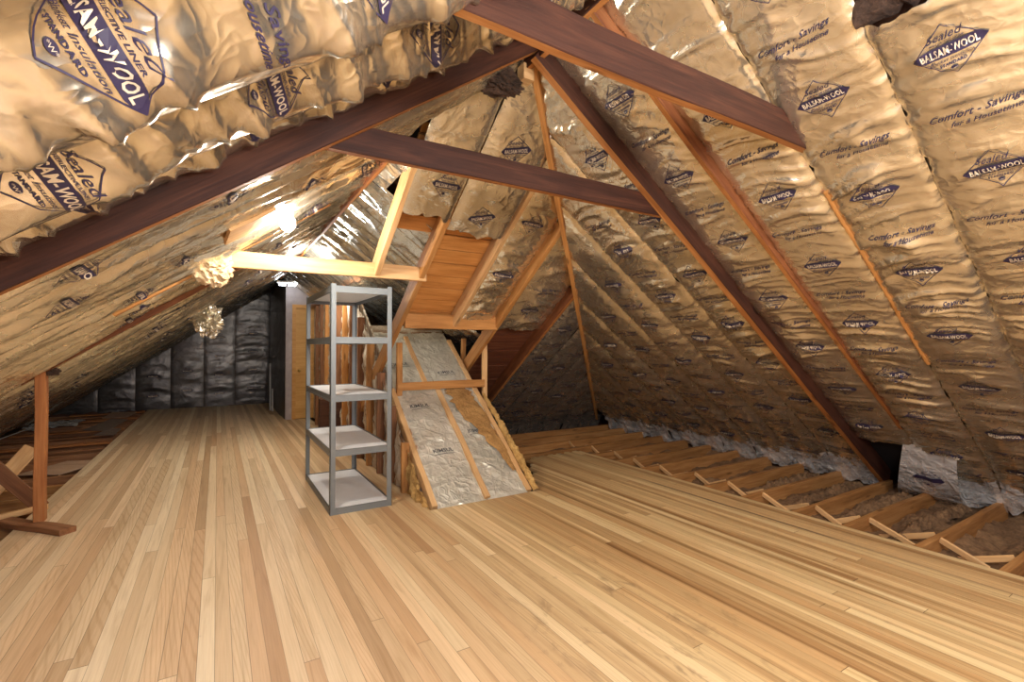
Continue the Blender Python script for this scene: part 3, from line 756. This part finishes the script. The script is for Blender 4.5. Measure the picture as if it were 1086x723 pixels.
raf(PL, 4.84, 1.9, 3.6, 0.065, 0.14, 0.05, 'rough', 'exposed reddish brown rafter carried by the post on the left', 1)
raf(PH, 1.10, (EAVE_H - 3.90)/CS, 4.36, 0.0, 0.14, 0.045, 'pine', 'pale orange rafter standing on the pale cross tie, leftmost of the row', 1)
raf(PH, 1.478, 0.30, 3.97, 0.0, 0.14, 0.045, 'orange', 'long orange rafter left of the orange roof boards, running down behind the shelving', 1)
raf(PH, 2.04, (EAVE_H - 4.42)/CS, 4.52, 0.0, 0.14, 0.045, 'pine', 'pale orange rafter right of the orange roof boards, ending on the short header', 1)
raf(PH, 2.52, 0.45, float(topH(np.array(2.52))), 0.0, 0.14, 0.045, 'orange', 'long orange rafter at right end of the header, meeting the corner rafter', 1)
raf(PH, 3.18, 0.25, float(topH(np.array(3.18))) , 0.012, 0.14, 0.045, 'rough', 'dark red rafter right of the red roof boards on the back slope', 1)
# hip rafter, ridge block
h0 = Vector((5.80, 6.54, 0.0)); h1 = Vector((1.56, 2.31, 2.985))
nrm = Vector((0.7, 0.7, 1.0)).normalized()
o = beam('hip_rafter', h0 + nrm*0.045, h1 + nrm*0.045, 0.040, 0.14, M['orange'], nrm)
tag(o, 'thin orange corner rafter dropping from the apex between the right and back slopes', 'rafter')
o = beam('ridge_board', (RIDGE_X, -2.55, 2.99), (RIDGE_X, 2.33, 2.99), 0.04, 0.14, M['old'])
tag(o, 'ridge board ending in a pale block at the roof apex', 'beam')
o = beam('wing_ridge_board', (WING_X, 2.95, 2.60), (WING_X, 9.55, 2.60), 0.03, 0.10, M['rough'])
tag(o, 'ridge board of the far wing running back above the light bulb', 'beam')
o = MB().box(1.49, 1.56, 2.30, 2.37, 2.86, 2.95).build('wood_block', M['pine'])
tag(o, 'small pale wood block at the apex where the rafters meet', 'block')
# ties
def tie(label, y, x0, x1, z, h, t, mat, name='collar_tie', c=1.4):
    o = beam(name, (x0, y, z), (x1, y, z), t, h, M[mat], (0, 0, 1), cuts=(c, -c)); return tag(o, label, 'tie beam')
tie('upper dark cross tie nearest the camera, joining both roof slopes', 1.30, 0.60, 2.46, 2.385, 0.15, 0.042, 'old')
tie('lower dark cross tie behind the first, tied to the long dark rafter', 2.25, 0.42, 2.60, 2.265, 0.135, 0.042, 'old')
o = beam('collar_tie', (-0.02, 3.92, 1.935), (1.52, 3.90, 1.935), 0.042, 0.118, M['pine'], (0, 0, 1), cuts=(1.4, 0)); tag(o, 'pale pine cross tie above the shelving, from the left slope to an orange rafter', 'tie beam')
o = beam('header', (1.52, 4.44, 1.565), (2.52, 4.44, 1.565), 0.042, 0.14, M['orange']); tag(o, 'short orange header under the boarded opening above the stair cover', 'header')
# sheathing boards
def boards(name, v0, v1, sA, sB, mat, label, w=-0.142, bw=0.165):
    """one panel of horizontal roof boards, gaps between the courses"""
    m = MB(); s = sA; i = 0; up = Vector(pt(PH, 0, 1, 0)) - Vector(pt(PH, 0, 0, 0)); up.normalize()
    nn = Vector(pt(PH, 0, 0, -1)) - Vector(pt(PH, 0, 0, 0)); org = Vector(pt(PH, v0, sA, w))
    while s < sB - 0.02:
        e = min(s + bw - 0.013, sB); m.box(0, v1 - v0, s - sA, e - sA, 0.0 + 0.005*(i % 2), 0.022); s += bw; i += 1
    mw = Matrix(((1, up.x, nn.x, org.x), (0, up.y, nn.y, org.y), (0, up.z, nn.z, org.z), (0, 0, 0, 1)))
    return tag(m.build(name, M[mat], mw=mw), label, 'roof boards')
boards('roof_sheathing', 1.53, 2.54, 2.55, 4.6, 'sheath', 'orange roof boards between the pale rafters above the header')
boards('roof_sheathing', 1.115, 1.53, 3.70, 4.6, 'sheath', 'small strip of orange roof boards under the pale foil, left of the larger panel')
boards('roof_sheathing', 2.53, 3.20, 0.9, 2.9, 'redsheath', 'dark red roof boards below the torn foil, right of the posts', w=-0.12)
# frame posts of the stair cover
def post(name, x, y, z0, z1, w, dd, mat, label):
    o = beam(name, (x, y, z0), (x, y, z1), w, dd, M[mat], (0, 1, 0)); return tag(o, label, 'post')
YF = 4.78
post('stud', 2.565, YF, 0.62, 1.50, 0.05, 0.05, 'pine', 'pale upright stud right of the sloping stair cover, under the header')
post('stud', 2.53, 5.25, 0.95, 1.42, 0.05, 0.045, 'orange', 'shorter orange upright stud behind the pale one')
post('stud', 1.575, YF - 0.02, 0.72, 1.36, 0.055, 0.045, 'orange', 'orange upright stud at the left edge of the stair cover beside the shelving')
o = beam('cross_rail', (1.55, YF - 0.03, 0.915), (2.545, YF - 0.03, 0.915), 0.03, 0.082, M['orange']); tag(o, 'orange horizontal rail across the silvery stair cover', 'rail')

# ================================================================== STAIR COVER (sloping, silvery paper between studs)
LK = 2.45
tag(MB().prism([pt(PK, 1.50, 0.0, -0.12), pt(PK, 2.50, 0.0, -0.12), pt(PK, 2.50, LK+.3, -0.12), pt(PK, 1.50, LK+.3, -0.12)], (0, 0.012, -0.015)).build('stair_cover_backing', M['lath']), 'board backing under the sloping stair cover', 'board')
up = Vector(pt(PK, 0, 0, 1)) - Vector(pt(PK, 0, 0, 0))
def kst(v, s0, s1, w, t, dd, mat, label):
    o = beam('stair_stud', pt(PK, v, s0, w - dd/2), pt(PK, v, s1, w - dd/2), t, dd, M[mat], up); return tag(o, label, 'stud')
kst(1.515, 0.02, 1.45, 0.015, 0.05, 0.10, 'pine', 'sloping pale stud along the left edge of the silvery stair cover')
kst(2.005, 0.02, 1.47, 0.020, 0.05, 0.10, 'pine', 'sloping pale stud dividing the lower stair cover in two')
kst(1.90, 1.50, 2.35, 0.012, 0.05, 0.10, 'pine', 'sloping stud on the stair cover above the orange rail')
kst(2.44, 0.02, 2.3, 0.010, 0.05, 0.10, 'pine', 'sloping pale stud along the right edge of the stair cover')
for (a, b, sd, lab, it) in ((1.54, 2.0, 241, 'silvery printed paper insulation on stair cover, between left and middle studs', [(KIM, 1.79, 0.60, 0.05), (KIM, 1.74, 1.20, 0.05), (KIM, 1.70, 1.85, 0.05)]),
                            (2.005, 2.42, 242, 'silvery printed paper insulation on stair cover, right of the middle stud', [(KIM, 2.22, 0.80, 0.05), (KIM, 2.2, 1.7, 0.05)])):
    S = Sheet(a, b, sd, 'paper')
    o = sheet('insulation_batt', PK, S, 0.0, LK, M['kimsul'], ds=0.02, dv=0.02, woff=-0.012, top_rag=0.02)
    tag(o, lab, 'insulation', 'silvery paper insulation on the stair cover')
    prints(o, PK, S, it, 1, ink='inkgrey', woff=-0.012)
# exposed brown fibre on the right bay and the ragged fibre edge
def blob_strip(name, P, path, mat, label, seed, cat='insulation fibre', nseg=60, kind=None):
    """lumpy half-round of fibre along a path of (v, s, half width, height)"""
    path = np.array(path); T = np.linspace(0, 1, nseg + 1); k = np.linspace(0, 1, len(path))
    col = [np.interp(T, k, path[:, i]) for i in range(4)]; nc = 14; pts = []
    for i in range(nseg + 1):
        for j in range(nc + 1):
            a = j / nc * 2 - 1
            vv = col[0][i] + a*col[2][i]*(1 + 0.25*float(vn(T[i]*30, 1.0 if a > 0 else 5.0, seed))); ss = col[1][i]
            hh = col[3][i]*math.sqrt(max(0, 1 - a*a))*(1 + 0.5*float(vn(vv*40, ss*40, seed+1)) + 0.3*float(vn(vv*90, ss*90, seed+2)))
            pts.append(pt(P, vv, ss, hh + 0.004))
    fs = [(i*(nc+1)+j, i*(nc+1)+j+1, (i+1)*(nc+1)+j+1, (i+1)*(nc+1)+j) for i in range(nseg) for j in range(nc)]
    return tag(MB().add(pts, fs).build(name, M[mat], smooth=True), label, cat, kind=kind)
blob_strip('exposed_fibre', PK, [(2.18, 1.46, 0.09, 0.006), (2.23, 1.35, 0.15, 0.016), (2.26, 1.1, 0.14, 0.018), (2.31, 0.8, 0.10, 0.018), (2.37, 0.5, 0.05, 0.016), (2.395, 0.25, 0.02, 0.01)], 'fibre', 'brown fibre patch torn open on the right bay of the stair cover', 301)
blob_strip('fibre_edging', PK, [(2.50, 0.0, 0.03, 0.03), (2.505, 0.3, 0.035, 0.05), (2.51, 0.7, 0.03, 0.04), (2.51, 1.0, 0.03, 0.03), (2.50, 1.3, 0.015, 0.02)], 'yellowfibre', 'ragged tan fibre edging down the right side of the stair cover', 302)
# left flank: fibre and lath, studs
SX = 1.452
def zcap(y): return min(0.77*(y - 3.66) , 1.0e9)
fb = []
nY, nZ = 26, 12
for i in range(nY + 1):
    y = 3.68 + 0.52*i/nY
    for j in range(nZ + 1):
        z = (0.77*(y - 3.66) - 0.02)*j/nZ
        fb.append((SX + 0.012 - 0.020*float(vn(y*24, z*18, 7)) - 0.012*float(vn(y*60, z*60, 8)), y, max(z, 0.0)))
fs = [(i*(nZ+1)+j, (i+1)*(nZ+1)+j, (i+1)*(nZ+1)+j+1, i*(nZ+1)+j+1) for i in range(nY) for j in range(nZ)]
tag(MB().add(fb, fs).build('fibre_filling', M['yellowfibre'], smooth=True), 'yellow fibre filling the triangular flank of the stair cover', 'insulation fibre')
zt = lambda y: min(0.77*(y - 3.66) + 0.02, 1.86) if y < 6.1 else 1.86
lw = MB().prism([(SX + 0.085, 4.19, 0.0), (SX + 0.085, 9.58, 0.0), (SX + 0.085, 9.58, 2.05), (SX + 0.085, 6.4, 2.05), (SX + 0.085, 4.19, 0.41)], (0.02, 0, 0))
tag(lw.build('wall_stair', M['lath']), kind='structure')
ys = [4.24, 4.62, 5.02, 5.42, 5.83, 6.24, 6.65, 7.06, 7.47, 7.88, 8.29, 8.70]
gS = 'rough studs along the stair wall'
for i, y in enumerate(ys):
    zt_ = min(0.77*(y - 3.66) - 0.0, 2.02)
    o = beam('wall_stud', (SX + 0.01, y, 0.0), (SX + 0.01, y, zt_), 0.05, 0.08, M['jdark' if i % 3 else 'orange'], (1, 0, 0), wob=0.004)
    tag(o, f'rough brown stud of the stair wall behind the shelving, {ORD[i]} from the stair cover', 'stud', gS)
# white plaster squeezed between the laths
for i in range(len(ys) - 1):
    y0, y1 = ys[i] + 0.045, ys[i+1] - 0.045
    S = Sheet(y0, y1, 320 + i, 'loose')
    PQ = lambda v, s, w: np.stack([SX + 0.045 - w + 0*s, v + 0*s, s + 0*v], -1)
    o = sheet('plaster_back', PQ, S, 0.0, lambda v: np.minimum(0.77*(v - 3.66) - 0.03, 2.0), M['lath'], ds=0.04, dv=0.03, flip=True)
    tag(o, f'whitish rough plaster between stair wall studs, {ORD[i]} gap from the stair cover', 'plaster', 'rough plaster between the stair wall studs')
o = beam('top_plate', (SX + 0.02, 6.25, 2.06), (SX + 0.02, 9.5, 2.06), 0.09, 0.045, M['jdark']); tag(o, 'top plate of the stair wall under the far slope', 'plate')

# ================================================================== SHELVING UNIT
sh = empty('shelving_unit', (0.756, 3.945, 0)); tag(sh, 'tall grey metal shelving unit with five white shelf boards, standing on the floor', 'shelf')
W_, D_, H_ = 0.488, 1.222, 1.815
for ix in (0, 1):
    for iy in (0, 1):
        m = MB(); t = 0.0035; lg = 0.040
        sx = 1 if ix == 0 else -1; sy = 1 if iy == 0 else -1
        m.box(*sorted((0, sx*lg)), *sorted((0, sy*t)), 0, H_); m.box(*sorted((0, sx*t)), *sorted((0, sy*lg)), 0, H_)
        m.build('post', M['post'], sh, loc=(ix*W_, iy*D_, 0))
for k, z in enumerate((0.05, 0.505, 0.935, 1.395, 1.80)):
    bd = MB().box(0.006, W_-0.006, 0.006, D_-0.006, z-0.020, z-0.006)
    bd.build('shelf_board', M['board'], sh)
    for (nm_, b) in (('front_rail', (0.004, W_-0.004, 0.004)), ('rear_rail', (0.004, W_-0.004, D_-0.010))):
        m = MB(); m.box(b[0], b[1], b[2], b[2]+0.006, z-0.052, z); m.box(b[0], b[1], b[2]-0.003, b[2]+0.009, z-0.052, z-0.038); m.box(b[0], b[1], b[2]-0.003, b[2]+0.009, z-0.010, z)
        m.build(nm_, M['steel'], sh)
    for x in (0.004, W_-0.010):
        m = MB(); m.box(x, x+0.006, 0.006, D_-0.006, z-0.052, z); m.box(x-0.003, x+0.009, 0.006, D_-0.006, z-0.052, z-0.040); m.box(x-0.003, x+0.009, 0.006, D_-0.006, z-0.010, z)
        m.build('side_rail', M['steel'], sh)

# ================================================================== JOISTS AND FILL
gJ = 'floor joists beyond the right edge of the floor'
jy = [0.93, 1.345, 1.79, 2.16, 2.60, 3.0, 3.40, 3.81, 4.22, 4.63, 5.04, 5.45, 5.86, 6.27]
for i, y in enumerate(jy):
    x0 = 3.60 if y < 4.7 else 2.62 + 0.05*(i % 3)
    o = beam('floor_joist', (x0, y, -0.115), (5.80 + 0.04*math.sin(i*2.1), y, -0.115), 0.046, 0.185, M['joist'], cuts=None, wob=0.003)
    tag(o, f'brown floor joist right of the floor edge, {ORD[i]} from the camera end', 'joist', gJ)
gB = 'cross bridging between the right floor joists'
for i in range(len(jy) - 1):
    if jy[i] > 5.3: break
    ya, yb = jy[i] + 0.025, jy[i+1] - 0.025; x = 4.30 + 0.05*math.sin(i*1.7)
    o = beam('bridging_strut', (x, ya, -0.185), (x + 0.02, yb, -0.035), 0.040, 0.018, M['pine'], (1, 0, 0.2))
    tag(o, f'pale bridging strut rising away between joists, {ORD[i]} gap from the camera end', 'strut', gB)
    o = beam('bridging_strut', (x + 0.05, ya, -0.035), (x + 0.07, yb, -0.185), 0.040, 0.018, M['pine'], (1, 0, 0.2))
    tag(o, f'pale bridging strut falling away between joists, {ORD[i]} gap from the camera end', 'strut', gB)
def fillmesh(x0, x1, y0, y1, z, seed, label, amp=0.035, mat='fill'):
    nx, ny = int((x1-x0)/0.035), int((y1-y0)/0.035); X, Y = np.meshgrid(np.linspace(x0, x1, nx+1), np.linspace(y0, y1, ny+1))
    Z = z + amp*vn(X*4, Y*6, seed) + 0.6*amp*vn(X*11, Y*13, seed+1) + 0.35*amp*vn(X*28, Y*28, seed+2)
    Z = np.minimum(Z, -0.045)
    pts = np.stack([X, Y, Z], -1).reshape(-1, 3).tolist(); n = nx + 1
    fs = [(i*n+j, i*n+j+1, (i+1)*n+j+1, (i+1)*n+j) for i in range(ny) for j in range(nx)]
    return tag(MB().add(pts, fs).build('loose_fill_insulation', M[mat], smooth=True), label, 'insulation', kind='stuff')
fillmesh(3.62, 6.2, 0.2, 6.6, -0.135, 401, 'brown loose fill insulation lying between the right floor joists')
fillmesh(-3.1, -1.20, 3.6, 12.6, -0.16, 411, 'dark brown loose fill insulation between the left floor joists', 0.02)
# long rolls of fibre lying in the bays
for i in range(4):
    y = (jy[1+i] + jy[2+i]) / 2
    PZ = lambda v, s, w: np.stack([s + 0*v, v + 0*s, -0.125 + w + 0*v], -1)
    blob_strip('fibre_roll', PZ, [(y, 4.35, 0.03, 0.02), (y + .02, 4.8, 0.05, 0.05), (y, 5.3, 0.06, 0.055), (y - .01, 5.65, 0.05, 0.04)], 'fill', f'grey brown ridge of fibre lying along a right joist bay, {ORD[i]} from the camera end', 420 + i)
gJL = 'floor joists left of the floor'
jl = [3.85 + 0.41*k for k in range(0, 22)]
for i, y in enumerate(jl):
    o = beam('floor_joist', (-2.72, y, -0.115), (-1.10, y, -0.115), 0.046, 0.185, M['jdark'] if i > 6 else M['joist'], wob=0.003)
    tag(o, f'brown floor joist left of the floor edge, {ORD[i]} from the camera end', 'joist', gJL)
gL2 = 'brown boards laid on the left joists'
for i, (x0, x1, y, w) in enumerate(((-2.7, -1.26, 8.15, 0.14), (-2.6, -1.26, 8.62, 0.16), (-2.66, -1.30, 9.35, 0.16), (-2.6, -1.28, 9.95, 0.17), (-2.5, -1.27, 10.85, 0.2), (-2.55, -1.26, 11.35, 0.2), (-2.5, -1.3, 11.9, 0.2), (-2.4, -1.26, 12.35, 0.2))):
    o = beam('loose_board', (x0, y, -0.010), (x1, y + 0.04, -0.008), w, 0.018, M['redpost' if i % 2 else 'jdark']); tag(o, f'brown loose board over the left joists, {ORD[i]} from the post', 'board', gL2)
o = beam('loose_board', (-1.62, 7.2, -0.008), (-1.25, 7.0, -0.008), 0.62, 0.012, M['card']); tag(o, 'wide grey brown panel lying on joists right of the left post', 'board')
def slabthing(name, poly, z, t, mat, label, cat, tilt=0.0):
    m = MB().prism([(x, y, z + tilt*i) for i, (x, y) in enumerate(poly)][::-1], (0, 0, -t)); return tag(m.build(name, M[mat]), label, cat)
slabthing('felt_scrap', [(-1.80, 10.0), (-1.45, 9.7), (-1.36, 11.0), (-1.62, 11.2)], 0.012, 0.008, 'grey', 'grey felt scrap lying on the left joists near the far wall', 'scrap', 0.006)
slabthing('felt_scrap', [(-1.56, 9.35), (-1.30, 9.15), (-1.28, 9.7), (-1.42, 9.75)], 0.012, 0.008, 'grey', 'small grey felt scrap at the left edge of the floor', 'scrap', 0.012)
slabthing('felt_scrap', [(-1.80, 11.5), (-1.42, 11.3), (-1.35, 12.0), (-1.75, 12.2)], 0.014, 0.008, 'card', 'brown felt scrap on the joists closest to the far wall', 'scrap', 0.010)
PZ2 = lambda v, s, w: np.stack([s + 0*v, v + 0*s, 0.012 + w + 0*v], -1)
o = sheet('foil_scrap', PZ2, Sheet(10.5, 11.3, 431, 'loose'), -2.62, -1.98, M['silver'], flip=True); tag(o, 'loose piece of silver foil lying on the left joists', 'scrap')
# scrap timbers by the post
o = beam('scrap_board', (-1.60, 5.7, 0.10), (-1.40, 5.9, 0.42), 0.12, 0.025, M['pine'], (0, 1, 0.2)); tag(o, 'pale scrap board leaning up behind the left post', 'board')
o = beam('scrap_board', (-1.20, 5.32, 0.02), (-1.62, 5.20, 0.62), 0.10, 0.03, M['jdark'], (0, -1, 0.2)); tag(o, 'dark scrap board crossing the pale one at left of the post', 'board')
o = beam('scrap_stick', (-1.75, 4.95, 0.02), (-1.16, 5.28, 0.03), 0.05, 0.04, M['pine']); tag(o, 'pale split stick lying on the joists left of the post', 'board')
o = beam('base_plank', (-1.34, 5.02, 0.020), (-0.885, 4.535, 0.020), 0.105, 0.040, M['jdark']); tag(o, 'short thick plank under the left post, lying on the floor edge', 'plank')
po = beam('post', (-1.105, 4.845, 0.040), (-1.105, 4.845, 1.13), 0.062, 0.075, M['redpost'], (0, 1, 0)); tag(po, 'reddish square wooden post standing on a plank under the left slope', 'post')
o = MB().tube([(-2.6, 9.0, 0.03), (-2.56, 9.5, 0.04), (-2.5, 10.1, 0.05), (-2.35, 10.5, 0.04)], 0.006, 8).build('cord', M['white'], smooth=True); tag(o, 'thin white cord lying across the left joists', 'cord')

# ================================================================== SMALL THINGS
def crumple(name, c, r, mat, label, cat, seed, squash=(1, 1, 1), spike=0.5):
    nU, nV = 40, 28; pts = []; 
    for i in range(nV + 1):
        th = math.pi*i/nV
        for j in range(nU):
            ph = 2*math.pi*j/nU
            d = np.array((math.sin(th)*math.cos(ph), math.sin(th)*math.sin(ph), math.cos(th)))
            rr = r*(1 + spike*0.30*float(vn(d[0]*2.5+5+d[2], d[1]*2.5+d[2]*2, seed)) + spike*0.35*float(rid(vn(d[0]*5+d[2]*4, d[1]*5-d[2]*3, seed+1))) + spike*0.2*float(vn(d[0]*11+d[2]*9, d[1]*11+d[2]*4, seed+2)) - spike*0.1)
            pts.append((c[0]+d[0]*rr*squash[0], c[1]+d[1]*rr*squash[1], c[2]+d[2]*rr*squash[2]))
    fs = [(i*nU+j, i*nU+(j+1) % nU, (i+1)*nU+(j+1) % nU, (i+1)*nU+j) for i in range(nV) for j in range(nU)]
    return tag(MB().add(pts, fs).build(name, M[mat]), label, cat)
crumple('wasp_nest', (-0.03, 3.90, 1.87), 0.125, 'nest', 'tan crumpled papery nest hanging at the left end of the pale tie', 'nest', 501, (1, 0.9, 1.05), 0.42)
crumple('foil_wad', (-0.12, 7.6, 1.68), 0.17, 'foilpale', 'torn pale foil wad hanging from the left slope beyond the nest', 'scrap', 511, (0.9, 0.8, 1.3), 0.8)
up = Vector(pt(PL, 0, 0, 1)) - Vector(pt(PL, 0, 0, 0))
o = beam('wood_patch', pt(PL, 3.10, 3.43, 0.055), pt(PL, 3.12, 3.70, 0.055), 0.34, 0.02, M['pine'], up); tag(o, 'pale wooden patch board fixed to the left slope left of the bulb', 'board')
crumple('rag', (-1.06, 4.86, 1.13), 0.045, 'darkfibre', 'dark rag wedged on top of the left post', 'rag', 521, (1.2, 1, 0.6), 0.6)
crumple('fibre_tuft', (1.36, 2.38, 2.84), 0.10, 'darkfibre', 'dark shredded fibre tuft hanging left of the roof apex', 'insulation fibre', 531, (1.5, 0.8, 0.6), 0.9)
# fringe of dark fibre above the shortened strip at the right margin
fr = []
nA, nB = 40, 8
for i in range(nA + 1):
    v = 0.40 + 0.50*i/nA
    for j in range(nB + 1):
        s = 4.48 + 0.13*j/nB + 0.02*float(vn(v*40, j*0.3, 3)); w = 0.0 + 0.03*math.sin(math.pi*j/nB)*(1 + 0.5*float(vn(v*50, s*50, 4)))
        fr.append(pt(PR, v, s, w - 0.02))
fs = [(i*(nB+1)+j, i*(nB+1)+j+1, (i+1)*(nB+1)+j+1, (i+1)*(nB+1)+j) for i in range(nA) for j in range(nB)]
tag(MB().add(fr, fs).build('fibre_fringe', M['darkfibre'], smooth=True), 'dark fibre fringe along the top of the strip in the right margin', 'insulation fibre')
a = Vector(pt(PR, 0.84, 4.78, 0.02)); b = Vector(pt(PR, 0.2, 4.60, 0.02)); upR = Vector(pt(PR, 0, 0, -1)) - Vector(pt(PR, 0, 0, 0))
o = beam('purlin_board', a, b, 0.14, 0.04, M['rough'], upR); tag(o, 'reddish board at the top of the right margin above the dark fibre', 'board')
# light bulb on its holder
lb = empty('light_bulb', (0.377, 3.35, 2.165)); tag(lb, 'glowing bare bulb in a holder under the left slope', 'lamp')
MB().tube([(0, 0, 0.075), (0, 0, 0.055), (0, 0, 0.05), (0, 0, 0.0), (0, 0, -0.016)], [0.05, 0.05, 0.024, 0.032, 0.03], 16).build('lamp_holder', M['white'], lb, True)
def ball(c, r, n=20, m_=14, st=(1, 1, 1)):
    pts = [(c[0]+r*st[0]*math.sin(math.pi*i/m_)*math.cos(2*math.pi*j/n), c[1]+r*st[1]*math.sin(math.pi*i/m_)*math.sin(2*math.pi*j/n), c[2]+r*st[2]*math.cos(math.pi*i/m_)) for i in range(m_+1) for j in range(n)]
    return MB().add(pts, [(i*n+j, i*n+(j+1) % n, (i+1)*n+(j+1) % n, (i+1)*n+j) for i in range(m_) for j in range(n)])
ball((0, 0, -0.062), 0.046, st=(1, 1, 1.15)).build('bulb', M['bulb'], lb, True)
# twin tube fitting at the far end
ft = empty('ceiling_light', (1.045, 9.35, 2.43)); tag(ft, 'small twin tube light glowing bluish at the far ridge', 'lamp')
for dx in (-0.075, 0.085):
    MB().box(dx-0.055, dx+0.055, -0.04, 0.04, -0.022, 0.022).build('tube', M['tube'], ft)
MB().box(-0.16, 0.16, -0.05, 0.05, 0.024, 0.05).build('housing', M['white'], ft)
MB().box(-0.012, 0.012, -0.012, 0.012, 0.05, 0.20).build('hanger', M['steel'], ft)
o = MB().tube([(0.95, 11.2, 0.0), (1.01, 12.0, 0.95)], 0.016, 8).build('white_stick', M['white']); tag(o, 'tall thin white stick leaning in the corner by the dark return wall', 'stick')
o = MB().tube([(0.98, 11.05, 0.0), (1.015, 11.5, 0.42)], 0.016, 8).build('white_stick', M['white']); tag(o, 'short white stick leaning beside the taller one', 'stick')

# ================================================================== LIGHT, WORLD, CAMERA
def light(name, typ, loc, power, col, size=0.1, rot=None):
    l = bpy.data.lights.new(name, typ); l.energy = power; l.color = col
    if typ == 'POINT': l.shadow_soft_size = size
    if typ == 'AREA': l.shape = 'RECTANGLE'; l.size = size[0]; l.size_y = size[1]
    o = bpy.data.objects.new(name, l); COL.objects.link(o); o.location = loc
    if rot: o.rotation_euler = rot
    return o
light('lamp_near', 'POINT', (0.75, -0.35, 2.0), 200, (1.0, 0.98, 0.95), 0.30)
light('fill_near_back', 'POINT', (2.2, -0.9, 2.1), 190, (1.0, 0.98, 0.95), 0.35)  # unseen fill light added behind the camera
light('back_fill', 'AREA', (1.5, -2.58, 1.5), 520, (0.62, 0.74, 1.0), (1.2, 1.4), (math.radians(-90), 0, 0))  # added cool fill, unseen, set in the back gable opening
light('photographer_flash', 'POINT', (-0.40, -0.55, 1.50), 85, (0.58, 0.67, 1.0), 0.28)
light('hidden_wing_fill', 'POINT', (1.0, 6.5, 2.30), 55, (1.0, 0.96, 0.90), 0.05)  # added fill for the wing, hidden behind the pale tie
wd = bpy.data.worlds.new('World'); SC.world = wd; wd.use_nodes = True
wd.node_tree.nodes['Background'].inputs[0].default_value = (0.30, 0.20, 0.13, 1); wd.node_tree.nodes['Background'].inputs[1].default_value = 0.01

cam = bpy.data.cameras.new('camera'); co = bpy.data.objects.new('camera', cam); COL.objects.link(co)
cam.sensor_width = 36; cam.lens = 510.0 / 1086 * 36; cam.clip_start = 0.02
co.location = (0, 0, 1.31)
co.rotation_euler = (math.radians(90) + math.atan(7 / 510.0), 0, -math.radians(31.5))
SC.camera = co
vs = SC.view_settings
vs.view_transform = 'Standard'; vs.look = 'None'; vs.exposure = 0.10; vs.gamma = 1.0; vs.use_curve_mapping = False
